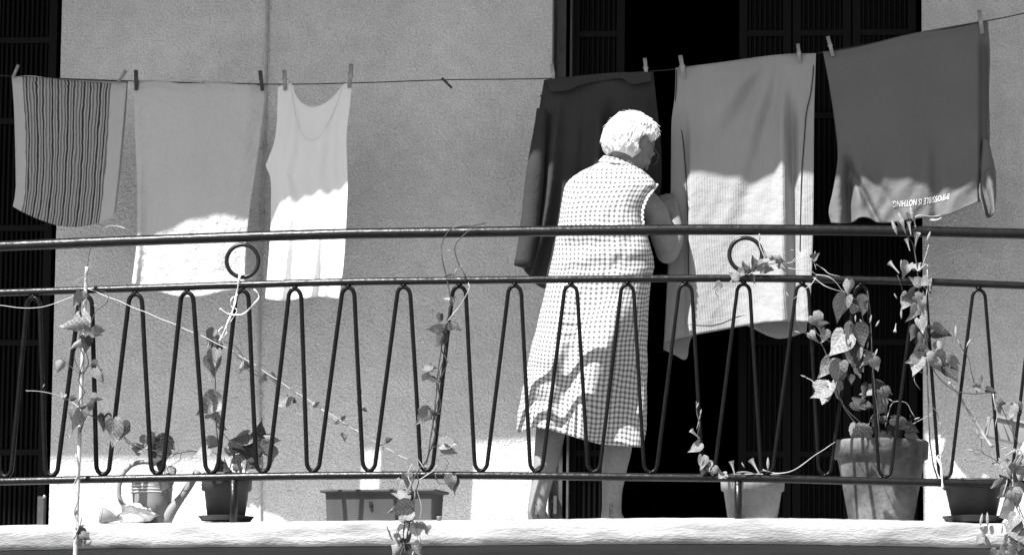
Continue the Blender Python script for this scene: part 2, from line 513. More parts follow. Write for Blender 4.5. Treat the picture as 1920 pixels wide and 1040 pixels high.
G().box((a.x - 6 * u, WALL_Y + .035, FLOOR_Z), (a.x + 6 * u, WALL_Y + .08, a.z)).out('post', M['jamb'], jl, False)
G().tube([a + Vector((.0, 0, -.01)), a + Vector((.02, -.03, .0))], .006, 8).out('catch', M['steel'], jl)

# cable on the wall
cb = thing('wall_cable', P(487, 800, WALL_Y), 'thin pale cable clipped down the plaster behind the white washing', 'cable')
CY = WALL_Y - .007
pts = [P(v.x, v.y, CY) for v in catmull([(503, -40, 0), (500, 100, 0), (496, 280, 0), (492, 410, 0), (487, 520, 0), (486, 740, 0), (489, 800, 0), (488, 1000, 0)], 40)]
G().tube(pts, .0055, 8).out('sheath', M['cable'], cb)
for x, y in ((502, 15), (500, 94), (495, 277), (492, 403), (486, 520), (487, 741)):
    p = P(x, y, CY)
    G().box((p.x - .009, CY - .0075, p.z - .004), (p.x + .012, WALL_Y - .001, p.z + .004)).out('clip', M['cable'], cb, False)

# ------------------------------------------------------------------ railing
rl = thing('balcony_railing', P(960, 975, rail_Y(960)), 'black iron balcony railing with zigzag bars and two rings', 'railing')
def rail_tube(name, tab, thick, dy=0):
    pts = [P(px, interp(tab, px), rail_Y(px) + dy) for px in list(range(-700, 2080, 28)) + [2080]]
    return G().tube(pts, thick * unit(0) / 2, 20).out(name, M['iron'], rl)
rail_tube('top_rail', TOPR, 20.5)
rail_tube('mid_rail', MIDR, 14.5)
rail_tube('bottom_rail', BOTR, 15)
tops = [-640, -540, -440, -340, -240, -140, -40, 62, 160, 254, 351, 454, 553, 653, 757, 861, 965, 1070, 1176, 1285, 1394, 1504, 1614, 1725, 1835, 1948, 2060]
bots = [-590, -490, -390, -290, -190, -90, 10, 97, 193, 295, 397, 493, 587, 692, 800, 902, 1006, 1114, 1220, 1329, 1438, 1547, 1660, 1772, 1886, 2000]
pl = []
for i, xt in enumerate(tops):
    yt = interp(MIDR, xt) + 11
    rt = 12.5
    for k in range(9):
        a = math.pi - math.pi * k / 8
        pl.append((xt + rt * math.cos(a), yt + 17 - 17 * math.sin(a)))
    if i < len(bots):
        xb = bots[i]; yb = interp(BOTR, xb) - 9
        rb = 12.5
        for k in range(9):
            a = math.pi + math.pi * k / 8
            pl.append((xb + rb * math.cos(a), yb - 18 - 18 * math.sin(a)))
dense = []
for (x0, y0), (x1, y1) in zip(pl, pl[1:]):
    n = max(1, int(math.hypot(x1 - x0, y1 - y0) / 45))
    for k in range(n):
        dense.append((lerp(x0, x1, k / n), lerp(y0, y1, k / n)))
dense.append(pl[-1])
wob = [(x + 1.2 * nz(i * .13, 2), y) for i, (x, y) in enumerate(dense)]
G().tube([P(x, y, rail_Y(x)) for x, y in wob], [lerp(.0088, .0060, max(0, min(1, x / 1900))) for x, y in wob], 10).out('zigzag_bar', M['iron_bar'], rl)
for px in (-700, 2080):                      # the railing turns back to the wall at both ends, out of frame
    for tab, th in ((TOPR, 20.5), (MIDR, 14.5), (BOTR, 15)):
        p = P(px, interp(tab, px), rail_Y(px))
        G().tube([p, Vector((p.x, WALL_Y - .002, p.z))], th * unit(0) / 2, 16).out('side_rail', M['iron'], rl)
    a, b = P(px, interp(MIDR, px), rail_Y(px)), P(px, interp(BOTR, px), rail_Y(px))
    for k in range(1, 9):
        y = lerp(a.y, WALL_Y, k / 9)
        G().tube([(a.x, y, a.z), (b.x, y, b.z)], .007, 8).out('side_bar', M['iron_bar'], rl)
for k, xt in enumerate(tops):
    y = interp(MIDR, xt) + 9
    g = G(); p = P(xt, y, rail_Y(xt))
    g.lathe(p, [(.001, -.006), (.008, -.004), (.011, .001), (.009, .006), (.001, .007)], 10); g.out('weld', M['iron_bar'], rl)
for k, xb in enumerate(bots):
    y = interp(BOTR, xb) - 8.5
    g = G(); p = P(xb, y, rail_Y(xb))
    g.lathe(p, [(.001, -.007), (.010, -.004), (.011, .001), (.008, .005), (.001, .006)], 10); g.out('weld', M['iron_bar'], rl)
for cx, cy, rad in ((455, 489, 30), (1398, 477, 30.5)):
    pts = [P(cx + rad * math.cos(t * math.pi / 20), cy + (rad + .5) * math.sin(t * math.pi / 20), rail_Y(cx)) for t in range(41)]
    G().tube(pts, .0078, 10, False).out('ring', M['iron'], rl)
for px in (-690, 438, 1384, 2070):
    y = rail_Y(px)
    a = P(px, interp(BOTR, px) + 5, y); b = Vector((a.x, a.y + .02, -.045))
    G().tube([a, b], .0135, 14).out('post', M['iron'], rl)
    G().box((b.x - .03, b.y - .022, -.03), (b.x + .03, b.y + .04, -.022)).out('base_plate', M['iron'], rl, False)

# ------------------------------------------------------------------ washing line
def line_Y(px): return interp(LYT, px)
LYT = [(-300, .90), (0, .845), (660, .722), (1030, .722), (1250, .738), (1700, .73), (2200, .72)]
LINE = [(-220, 128), (22, 143), (240, 152), (500, 158), (660, 156), (838, 150), (1035, 147), (1215, 134), (1275, 129), (1500, 104), (1545, 98), (1848, 40), (1920, 25), (2200, -40)]
LINE_D = curve_at(LINE, 160)
ln = [P(x, y, line_Y(x) + .010) for x, y in LINE_D]
cl = G().tube(ln, .0022, 6).out('washing_line', M['line'])
tag(cl, 'thin dark washing line strung in front of the wall and doorways', 'washing line')

def cloth_mesh(top, bottom, left, right, Yf, nu=60, nv=70):
    T, B = curve_at(top, nu), curve_at(bottom, nu)
    L, Rr = curve_at(left, nv), curve_at(right, nv)
    vs, uv, fs = [], [], []
    for j in range(nv + 1):
        w = j / nv
        for i in range(nu + 1):
            u = i / nu
            c = [0, 0]
            for a in (0, 1):
                bl = (1-u)*(1-w)*T[0][a] + u*(1-w)*T[nu][a] + (1-u)*w*B[0][a] + u*w*B[nu][a]
                c[a] = (1-w)*T[i][a] + w*B[i][a] + (1-u)*L[j][a] + u*Rr[j][a] - bl
            vs.append(P(c[0], c[1], Yf(c[0], c[1], u, w)))
            uv.append((u, w))
    for j in range(nv):
        for i in range(nu):
            a = j * (nu + 1) + i
            fs.append((a, a + nu + 1, a + nu + 2, a + 1))
    return vs, fs, uv
def cloth(name, m, parent, *a, thick=.002, **k):
    vs, fs, uv = cloth_mesh(*a, **k)
    o = mk(name, vs, fs, m, parent, True, uv)
    s = o.modifiers.new('thickness', 'SOLIDIFY'); s.thickness = thick; s.offset = -1
    return o
def wr(x, y, a=.004, s=.012, seed=0.0):
    return a * nz(x * s, y * s * .45, seed) + a * .4 * nz(x * s * 3.1, y * s * 1.6, seed + 5)

GL = 'washing hung on the line'
# 1 striped hand towel
t1 = thing('striped_towel', P(130, 425, .65), 'small striped towel hanging furthest left on the line', 'towel', GL)
Y1 = lambda x, y, u, w: line_Y(x) - .006 - .012 * smoothstep(0, .06, w) + wr(x, y, .006, .02) - .012 * bump(u, .15, .08) * w + .01 * math.sin(u * 9 + 1) * w
cloth('front_layer', M['striped'], t1, [(22, 143), (48, 144), (90, 146), (130, 151), (180, 154), (215, 156), (238, 155)], [(24, 387), (45, 399), (75, 412), (110, 423), (145, 425), (185, 418), (213, 408)],
      [(22, 143), (26, 200), (30, 260), (31, 320), (28, 365), (24, 387)], [(238, 155), (234, 200), (227, 280), (220, 350), (213, 408)], Y1)
cloth('back_layer', M['terry'], t1, [(24, 143), (60, 142), (100, 147), (170, 150), (240, 151)], [(30, 375), (100, 405), (190, 400), (214, 395)],
      [(24, 143), (28, 260), (30, 375)], [(240, 151), (232, 260), (218, 395)], lambda x, y, u, w: line_Y(x) + .016 + .01 * w, nu=24, nv=24)
# 2 white towel
t2 = thing('white_towel', P(350, 555, .64), 'large plain pale towel hanging second from the left', 'towel', GL)
def Y2(x, y, u, w):
    return line_Y(x) - .004 - .01 * smoothstep(0, .05, w) + wr(x, y, .005, .014, 2) + .012 * w * math.sin(u * 7 + .6) - .02 * bump(u, .03, .04) * w + .025 * smoothstep(.86, 1, u) * (1 - .5 * w) + .004 * w * math.sin(u * 24)
cloth('front_layer', M['terry'], t2, [(249, 155), (270, 152), (295, 151), (340, 156), (385, 155), (420, 155), (450, 158), (499, 158)], [(247, 531), (268, 541), (300, 549), (350, 558), (400, 552), (430, 546), (459, 541)],
      [(249, 155), (252, 230), (256, 320), (257, 400), (255, 465), (247, 531)], [(499, 158), (492, 230), (481, 310), (470, 380), (463, 440), (460, 490), (459, 541)], Y2, nu=70, nv=90)
cloth('back_layer', M['terry'], t2, [(250, 154), (280, 150), (320, 153), (370, 151), (420, 153), (496, 157)], [(262, 500), (350, 530), (450, 510)],
      [(250, 154), (258, 330), (262, 500)], [(496, 157), (474, 330), (450, 510)], lambda x, y, u, w: line_Y(x) + .016 + .012 * w, nu=24, nv=24)
# 3 vest
t3 = thing('white_vest', P(575, 560, .63), 'white sleeveless vest hanging by its straps against the plaster', 'vest', GL)
def Y3(x, y, u, w):
    d = .008 * w * math.sin(u * 34 + 1 + 2 * w) + .012 * w * math.sin(u * 15 + 2)
    return line_Y(x) - .012 + d + wr(x, y, .004, .02, 4) + .03 * smoothstep(.16, .0, u) * smoothstep(.2, .5, w)
side_l = [(521, 163), (519, 225), (514, 266), (503, 297), (498, 309), (500, 316), (506, 330), (508, 350), (508, 370), (507, 430), (503, 490), (497, 560)]
side_r = [(660, 158), (656, 200), (650, 255), (651, 310), (652, 345), (650, 400), (648, 440), (644, 500), (636, 560)]
NECK_HI = [(521, 163), (546, 157), (553, 175), (566, 192), (585, 200), (604, 196), (622, 184), (636, 168), (646, 157), (660, 158)]
cloth('front_layer', M['white_cloth'], t3, NECK_HI, [(497, 560), (515, 563), (545, 563), (590, 557), (615, 558), (636, 560)], side_l, side_r, Y3, nu=90, nv=100)
cloth('back_layer', M['white_cloth'], t3, [(523, 163), (546, 159), (553, 190), (566, 225), (585, 240), (604, 236), (622, 205), (636, 172), (647, 158), (659, 160)],
      [(505, 552), (545, 556), (590, 550), (634, 553)], [(523, 163), (521, 225), (517, 268), (508, 310), (512, 360), (508, 490), (505, 552)], [(659, 160), (655, 200), (649, 255), (650, 345), (646, 440), (634, 553)],
      lambda x, y, u, w: line_Y(x) + .012 + .012 * w, nu=60, nv=50)
pn = [(545, 160), (549, 190), (557, 231), (569, 255), (583, 262.5), (598, 256), (613, 235), (630, 197), (643, 160)]
G().tube([P(x, y, line_Y(x) - .015) for x, y in curve_at(pn, 40)], .0016, 6).out('neck_binding', M['white_cloth'], t3)
# 4 dark jacket
t4 = thing('dark_jacket', P(1060, 545, .6), 'dark buttoned jacket hanging behind the woman', 'jacket', GL)
def Y4(x, y, u, w):
    return line_Y(x) - .006 + (.022 * math.sin(u * 20 + 1) + .016 * math.sin(u * 33)) * smoothstep(.05, .3, w) + wr(x, y, .006, .02, 6)
cloth('body', M['dark_cloth'], t4, [(1020, 150), (1050, 146), (1100, 141), (1150, 138), (1195, 137), (1225, 135)], [(975, 497), (990, 515), (1018, 540), (1080, 545), (1150, 545)],
      [(1020, 150), (1012, 200), (1004, 270), (998, 340), (992, 400), (985, 450), (975, 497)], [(1225, 135), (1233, 210), (1240, 290), (1236, 370), (1205, 450), (1150, 545)], Y4, nu=80, nv=80)
cloth('waistband', M['dark_cloth'], t4, [(1024, 149), (1060, 145), (1110, 140), (1160, 136), (1222, 135)], [(1030, 172), (1060, 170), (1095, 158), (1130, 152), (1165, 147), (1185, 158), (1222, 152)],
      [(1024, 149), (1027, 160), (1030, 172)], [(1222, 135), (1222, 152)], lambda x, y, u, w: line_Y(x) - .026 - .012 * math.sin(u * 9) * w, nu=40, nv=10)
sp = curve_at([(1016, 205), (1010, 260), (1003, 330), (996, 400), (990, 450), (981, 500)], 24)
sr = [lerp(.020, .036, smoothstep(0, .5, i / 24)) * (1 + .06 * nz(i * .7, 3)) for i in range(25)]
G().tube([P(x, y, line_Y(x) - .035) for x, y in sp], sr, 16).out('sleeve', M['dark_cloth'], t4)
for x, y in ((1015, 180), (1014, 235)):
    p = P(x, y, line_Y(x) - .02)
    G().lathe(p, [(0, -.004), (.006, -.003), (.006, .003), (0, .004)], 10).out('button', M['jamb'], t4)
# 5 pale ribbed garment
t5 = thing('pale_trousers', P(1390, 625, .57), 'long pale ribbed garment with dark side seams hanging beside the woman', 'garment', GL)
def Y5(x, y, u, w):
    d = -.012 * smoothstep(0, .04, w)
    d += -.020 * w * math.sin(u * 8.5 + .4)
    cxr = lerp(1478, 1486, w)
    d += .045 * bump(x, cxr + 5, 9) * smoothstep(.05, .35, w)      # the deep fold near the right edge
    d -= .022 * bump(x, 1466, 11) * smoothstep(.02, .3, w)
    s = (x - 1455) + (y - 105) * .62                               # slanting drag fold from the right-hand peg
    d += (.030 * bump(s, 0, 20) - .020 * bump(s, -34, 20)) * smoothstep(300, 130, y) * smoothstep(0, .10, w)
    s2 = (x - 1470) + (y - 105) * .26
    d += (.020 * bump(s2, 0, 14) - .012 * bump(s2, -26, 14)) * smoothstep(520, 160, y) * smoothstep(0, .10, w)
    d += .030 * smoothstep(1296, 1282, x) * smoothstep(.1, .3, w)   # side strip set back
    return line_Y(x) - .005 + d + wr(x, y, .004, .018, 8)
cloth('front_layer', M['ribbed'], t5, [(1267, 127), (1300, 124), (1350, 118), (1400, 112), (1455, 104), (1490, 104), (1530, 100)], [(1246, 640), (1272, 634), (1300, 628), (1345, 620), (1400, 610), (1440, 604), (1478, 602), (1517, 604)],
      [(1267, 127), (1265, 180), (1259, 230), (1258, 300), (1257, 400), (1255, 480), (1250, 560), (1246, 640)], [(1530, 100), (1527, 190), (1526, 260), (1525, 400), (1522, 520), (1517, 604)], Y5, nu=130, nv=110)
cloth('back_layer', M['ribbed'], t5, [(1270, 127), (1350, 117), (1455, 103), (1527, 100)], [(1244, 655), (1265, 665), (1287, 672), (1303, 625), (1380, 606), (1442, 630), (1470, 634), (1512, 622)],
      [(1270, 127), (1262, 300), (1252, 500), (1244, 655)], [(1527, 100), (1523, 300), (1519, 520), (1512, 622)], lambda x, y, u, w: line_Y(x) + .085 * smoothstep(0, .3, w) + .012, nu=60, nv=60)
for pts in ([(1269, 130), (1267, 180), (1266, 205), (1273, 235), (1279, 250), (1284, 300), (1288, 360), (1290, 440), (1291, 520)], [(1527, 110), (1521, 170), (1512, 212), (1508, 260), (1503, 330), (1501, 400), (1500, 470)]):
    G().tube([P(x, y, Y5(x, y, (x - 1260) / 265, (y - 110) / 500) - .003) for x, y in curve_at(pts, 40)], .0022, 6).out('seam', M['dark_cloth'], t5)
pts = [(1252, 614), (1300, 606), (1345, 598), (1400, 589), (1440, 583), (1474, 581)]
G().tube([P(x, y, Y5(x, y, (x - 1260) / 265, .96) - .001) for x, y in curve_at(pts, 40)], .0013, 6).out('hem_stitching', M['ribbed'], t5)
# 6 grey tee shirt, hung upside down
t6 = thing('grey_shirt', P(1700, 415, .56), 'grey printed T-shirt pegged upside down at the right end of the line', 'shirt', GL)
def Y6(x, y, u, w):
    d = -.010 * smoothstep(0, .05, w) + .010 * w * math.sin(u * 11 + .8)
    k = smoothstep(.5, .85, w)
    d += k * (.05 * bump(x, 1592, 8) - .022 * bump(x, 1572, 12) - .014 * bump(x, 1612, 11))
    d += k * (.030 * bump(x - (y - 360) * .5, 1618, 7) + .018 * bump(x - (y - 380) * .6, 1668, 12) + .020 * bump(x, 1755, 10) - .016 * bump(x, 1700, 26))
    d += .006 * math.sin(x * .055 - y * .012 + 1) * smoothstep(.15, .8, w) + .004 * math.sin(x * .021 + y * .03) * (1 - w) * smoothstep(0, .1, w)
    d += .045 * smoothstep(1832, 1843, x) * smoothstep(.02, .2, w) * (1 - .4 * smoothstep(1846, 1856, x))
    d += .006 * smoothstep(.6, 1, w) * nz(x * .03 + y * .02, y * .012, 3) + .0022 * smoothstep(.6, .9, w) * math.sin(x * .16 + y * .10 + 3 * nz(x * .02, y * .02, 9))
    return line_Y(x) - .005 + d + wr(x, y, .005, .014, 12)
tee = cloth('body', M['tee_cloth'], t6, [(1543, 97), (1570, 95), (1600, 90), (1660, 76), (1720, 62), (1780, 54), (1835, 43), (1852, 38)], [(1558, 418), (1578, 419), (1598, 417), (1612, 408), (1630, 409), (1650, 418), (1690, 415), (1725, 409), (1780, 402), (1812, 388), (1838, 377)],
      [(1543, 97), (1555, 160), (1566, 230), (1571, 280), (1568, 320), (1561, 360), (1554, 395), (1558, 418)], [(1852, 38), (1856, 100), (1854, 180), (1856, 250), (1852, 300), (1845, 340), (1838, 377)], Y6, nu=150, nv=120)
cloth('back_layer', M['tee_cloth'], t6, [(1545, 97), (1600, 89), (1720, 61), (1850, 38)], [(1566, 410), (1640, 400), (1720, 404), (1832, 375)],
      [(1545, 97), (1570, 280), (1566, 410)], [(1850, 38), (1852, 250), (1832, 375)], lambda x, y, u, w: line_Y(x) + .05 * smoothstep(0, .2, w) + .012, nu=30, nv=30)
sc_ = curve_at([(1848, 262), (1850, 300), (1851, 330), (1849, 360), (1853, 385), (1853, 406)], 24)
srr = [.012, .013, .015, .017, .019, .021, .024, .026, .028, .029, .028, .026, .025, .024, .025, .026, .027, .026, .025, .023, .021, .018, .014, .010, .005]
vs, fs = [], []
for i, (x, y) in enumerate(sc_):
    c = P(x, y, line_Y(x) + .0)
    for k in range(20):
        th = 2 * math.pi * k / 20
        rr = srr[i] * (1 + .30 * math.sin(3 * th + i * .22) * smoothstep(8, 16, i))
        vs.append(c + Vector((rr * math.cos(th), rr * .9 * math.sin(th), .004 * math.sin(2 * th))))
for i in range(24):
    for k in range(20):
        a = i * 20 + k; b = i * 20 + (k + 1) % 20
        fs.append((a, b, b + 20, a + 20))
sl_ = mk('sleeve', vs, fs, M['tee_cloth'], t6)
cloth('hanging_sleeve', M['tee_cloth'], t6, [(1837, 345), (1848, 325), (1858, 315), (1867, 320)], [(1843, 395), (1850, 405), (1856, 408), (1865, 398)], [(1837, 345), (1838, 370), (1843, 395)], [(1867, 320), (1868, 360), (1865, 398)],
      lambda x, y, u, w: line_Y(x) - .03 + .03 * math.sin(u * 8 - w * 3) * (.3 + w), nu=30, nv=30)

bpy.context.view_layer.update()
def on_surface(o, px, py, off=.0025):        # the point of an object's surface seen at a photograph pixel
    d = ray(px, py).normalized()
    inv = o.matrix_world.inverted()
    ok, loc, nor, idx = o.ray_cast(inv @ CAMP, (inv.to_3x3() @ d).normalized())
    if not ok: return P(px, py, .54)
    return o.matrix_world @ loc - d * off
fc = bpy.data.curves.new('slogan', 'FONT')
fc.body = 'IMPOSSIBLE IS NOTHING.'
fc.size = 1; fc.resolution_u = 2
fo = bpy.data.objects.new('slogan', fc)
COL.objects.link(fo)
bpy.context.view_layer.update()
dg = bpy.context.evaluated_depsgraph_get()
tm = bpy.data.meshes.new_from_object(fo.evaluated_get(dg))
bpy.data.objects.remove(fo)
bm = bmesh.new(); bm.from_mesh(tm)
bmesh.ops.triangulate(bm, faces=bm.faces)
bmesh.ops.subdivide_edges(bm, edges=[e for e in bm.edges if e.calc_length() > .5], cuts=2)
tx = [q.co.x for q in bm.verts]; wmx = max(tx)
bm.verts.index_update()
tv = []
for q in bm.verts:
    s = q.co.x / wmx; t = q.co.y
    bx = lerp(1781, 1673, s)
    by = lerp(362, 377, s) + 3.0 * math.sin(s * 3.14)          # foot line of the upside-down print
    nx, ny = -.10, 1.0
    tv.append(on_surface(tee, bx + t * nx * 16.5, by + t * ny * 16.5))
tf = [tuple(q.index for q in fa.verts) for fa in bm.faces]
bm.free()
mk('printed_lettering', tv, tf, M['print'], t6, False)

# ------------------------------------------------------------------ clothes pegs
def peg_meshes(m):
    g = G()
    L = .074
    pr = [(0, -L / 2, .004, .0020), (0, -L * .2, .0015, .0042), (0, 0, .001, .0052), (0, L * .2, .002, .0046), (0, L / 2, .0058, .0030)]
    for (x, z, y0, th) in pr:
        w = .0062
        g.v += [(-w, y0, z), (w, y0, z), (w, y0 + th, z), (-w, y0 + th, z)]
    for i in range(len(pr) - 1):
        for k in range(4):
            a = i * 4 + k; b = i * 4 + (k + 1) % 4
            g.f.append((a, b, b + 4, a + 4))
    g.f += [(3, 2, 1, 0), (16, 17, 18, 19)]
    me = bpy.data.meshes.new('prong'); me.from_pydata(g.v, [], g.f); me.update(); me.materials.append(m)
    me2 = bpy.data.meshes.new('prong'); me2.from_pydata([(-x, -y, z) for x, y, z in g.v], [], g.f); me2.update(); me2.materials.append(m)
    h = G()
    h.tube([(-.009 + .018 * i / 40, .0042 * math.cos(i * .95), .004 + .0042 * math.sin(i * .95)) for i in range(41)], .0011, 5)
    me3 = bpy.data.meshes.new('spring'); me3.from_pydata(h.v, [], h.f); me3.update(); me3.materials.append(M['steel'])
    return me, me2, me3
PW, PD = peg_meshes(M['wood']), peg_meshes(M['darkpeg'])
pegs = [((34, 123), (25, 144), PW, 'wooden peg at the left corner of the striped towel'),
        ((236, 133), (222, 153), PW, 'tilted wooden peg at the right corner of the striped towel'),
        ((255, 132), (256, 170), PD, 'dark peg at the left corner of the large plain towel'),
        ((488, 133), (492, 170), PD, 'dark peg at the right corner of the large plain towel'),
        ((533, 132), (535, 170), PW, 'wooden peg on the left strap of the white vest'),
        ((659, 118), (655, 168), PW, 'wooden peg on the right strap of the white vest'),
        ((829, 147), (847, 165), PD, 'dark empty peg left alone on the bare line'),
        ((1035, 121), (1039, 156), PW, 'wooden peg at the left corner of the dark jacket'),
        ((1209, 110), (1213, 149), PW, 'wooden peg above the woman at the right of the dark jacket'),
        ((1275, 101), (1284, 153), PW, 'long pale wooden peg at the left of the ribbed garment'),
        ((1496, 83), (1500, 119), PW, 'wooden peg at the right of the ribbed garment'),
        ((1552, 69), (1562, 106), PW, 'leaning wooden peg at the left corner of the grey T-shirt'),
        ((1836, 20), (1842, 63), PW, 'wooden peg at the top right corner of the grey T-shirt')]
for (ax, ay), (bx, by), (m1, m2, m3), lab in pegs:
    Y = line_Y(ax) - .012
    a, b = P(ax, ay, Y - .004), P(bx, by, Y - .004)
    z = (a - b); ln_ = z.length; z.normalize()
    yv = Vector((0, 1, 0)); yv = (yv - z * yv.dot(z)).normalized()
    xv = yv.cross(z)
    q = Matrix((xv, yv, z)).transposed()
    o = thing('clothes_peg', (a + b) / 2, lab, 'clothes peg', 'pegs on the washing line')
    o.rotation_euler = q.to_euler()
    s = max(.7, min(1.25, ln_ / .074)); o.scale = (s * 1.0, 1, s)
    for nm, me in (('prong', m1), ('prong', m2), ('spring', m3)):
        c = bpy.data.objects.new(nm, me); COL.objects.link(c); c.parent = o

# ------------------------------------------------------------------ the woman
WD = .16                                     # how far back from the first depth estimate she stands
def PW_(x, y, Y): return P(x, y, Y + WD)
wo = thing('person', PW_(1090, 985, .38) * 1.0, 'white-haired woman in a sleeveless checked dress seen from behind, head bent over the washing', 'person')
def ball(g, c, ax, ay, az, frame=None, nu=20, nv=14):
    vs, fs = [], []
    X, Yv, Z = frame if frame else (Vector((1,0,0)), Vector((0,1,0)), Vector((0,0,1)))
    for j in range(1, nv):
        ph = math.pi * j / nv
        for i in range(nu):
            th = 2 * math.pi * i / nu
            vs.append(c + X * (ax * math.sin(ph) * math.cos(th)) + Yv * (ay * math.sin(ph) * math.sin(th)) + Z * (az * math.cos(ph)))
    vs += [c + Z * az, c - Z * az]
    t, b = len(vs) - 2, len(vs) - 1
    for j in range(nv - 2):
        for i in range(nu):
            a = j * nu + i; d = j * nu + (i + 1) % nu
            fs.append((a, a + nu, d + nu, d))
    for i in range(nu):
        fs.append((t, i, (i + 1) % nu)); k = (nv - 2) * nu
        fs.append((b, k + (i + 1) % nu, k + i))
    g.add(vs, fs)
def limb(g, pts, seg=16):
    """pts: (vector, radius); smooth tapered tube with round ends"""
    c = catmull([p for p, r in pts], 6 * (len(pts) - 1))
    rs = []
    L = [0]
    for (a, _), (b, _) in zip(pts, pts[1:]): L.append(L[-1] + (b - a).length)
    for i in range(len(c)):
        s = L[-1] * i / (len(c) - 1)
        rs.append(interp(list(zip(L, [r for _, r in pts])), s))
    g.tube(c, rs, seg)
    for p, r in (pts[0], pts[-1]): ball(g, p, r, r, r, None, 14, 10)
def remeshed(g, name, vox, m, parent, smooth_it=4):
    o = g.out(name + '_raw', m, None)
    rm = o.modifiers.new('r', 'REMESH'); rm.mode = 'VOXEL'; rm.voxel_size = vox
    sm = o.modifiers.new('s', 'SMOOTH'); sm.factor = .5; sm.iterations = smooth_it
    bpy.context.view_layer.update()
    d = bpy.context.evaluated_depsgraph_get()
    me = bpy.data.meshes.new_from_object(o.evaluated_get(d))
    bpy.data.objects.remove(o)
    me.name = name
    me.transform(Matrix.Translation(-world_loc(parent)))
    me.polygons.foreach_set('use_smooth', [True] * len(me.polygons))
    if not me.materials: me.materials.append(m)
    b = bpy.data.objects.new(name, me); COL.objects.link(b); b.parent = parent
    return b
HC = PW_(1186, 262, .44)
fz, pz = R(42), R(33)
hf = Vector((math.sin(fz) * math.cos(pz), math.cos(fz) * math.cos(pz), -math.sin(pz)))
hr = Vector((math.cos(fz), -math.sin(fz), 0))
hu = hr.cross(hf).normalized()
HF = (hr, hf, hu)
g = G()
ball(g, HC, .073, .094, .092, HF, 28, 20)                                    # cranium
ball(g, HC + hf * .035 - hu * .055, .058, .062, .066, HF)                     # face and jaw
ball(g, HC + hf * .072 - hu * .098, .022, .020, .018, HF)                     # chin
limb(g, [(HC + hf * .090 - hu * .015, .009), (HC + hf * .112 - hu * .045, .012)])  # nose
for s in (-1, 1):
    ball(g, HC + hr * .076 * s - hu * .022 - hf * .002, .009, .020, .034, HF, 14, 10)  # ears
    ball(g, HC + hr * .084 * s - hu * .012 - hf * .006, .005, .012, .016, HF, 12, 8)
    ball(g, HC + hf * .074 - hu * .050 + hr * .034 * s, .022, .020, .020, HF)           # cheeks
    ball(g, HC + hf * .085 - hu * .004 + hr * .030 * s, .022, .010, .008, HF)           # brows
    ball(g, HC + hf * .083 - hu * .022 + hr * .031 * s, .012, .010, .009, HF)           # eyes
ball(g, HC + hf * .090 - hu * .073, .020, .010, .005, HF); ball(g, HC + hf * .088 - hu * .083, .017, .010, .005, HF)  # lips
limb(g, [(HC - hu * .055 - hf * .018, .052), (PW_(1168, 305, .44), .052), (PW_(1150, 345, .42), .062)])
T = lambda x, y, Y, r: (PW_(x, y, Y), r)
limb(g, [T(1085, 372, .42, .048), T(1140, 352, .42, .06), T(1200, 372, .42, .048)])     # shoulder girdle
limb(g, [T(1135, 380, .41, .085), T(1130, 450, .40, .09), T(1120, 540, .40, .095), T(1115, 610, .40, .105)])
for x in (1090, 1150): limb(g, [T(x, 420, .42, .07), T(x - 6, 600, .41, .085)])
# right arm: hangs, elbow bent, forearm raised towards the washing
limb(g, [T(1208, 374, .43, .046), T(1228, 400, .45, .049), T(1241, 440, .47, .046), T(1251, 472, .485, .042)])
limb(g, [T(1251, 473, .485, .0425), T(1261, 450, .50, .041), T(1264, 425, .53, .032), T(1262, 406, .545, .025)])
def hand(wr_, kn, side, curl):
    """palm from wrist to knuckles, four unequal curled fingers and a thumb"""
    ax = (kn - wr_).normalized()
    sd = (side - ax * side.dot(ax)).normalized()
    nn = (curl - ax * curl.dot(ax)); nn = (nn - sd * nn.dot(sd)).normalized()
    for k in (-1.5, -.5, .5, 1.5):
        limb(g, [(wr_ + sd * k * .010, .013), (kn + sd * k * .0185, .0115)], 10)
    for k, L in zip((-1.5, -.5, .5, 1.5), (.062, .075, .080, .068)):
        b = kn + sd * k * .0195
        p1 = b + ax * L * .40 + nn * L * .16
        p2 = p1 + ax * L * .14 + nn * L * .34
        p3 = p2 - ax * L * .10 + nn * L * .26
        limb(g, [(b, .0098), (p1, .0090), (p2, .0082), (p3, .0070)], 10)
    b = wr_.lerp(kn, .35) + sd * .024
    limb(g, [(b, .013), (b + sd * .020 + ax * .022 + nn * .010, .0105), (b + sd * .016 + ax * .048 + nn * .026, .0085)], 10)
hand(PW_(1262, 404, .537), PW_(1251, 378, .555), Vector((-1, 0, .2)), Vector((-.4, .7, .2)))
# left arm, in front of her chest
limb(g, [T(1078, 374, .42, .044), T(1072, 430, .455, .044), T(1085, 478, .50, .041)])
limb(g, [T(1085, 478, .50, .041), T(1130, 440, .535, .036), T(1180, 405, .552, .026)])
hand(PW_(1182, 404, .552), PW_(1204, 388, .557), Vector((0, .2, 1)), Vector((.2, .6, -.3)))
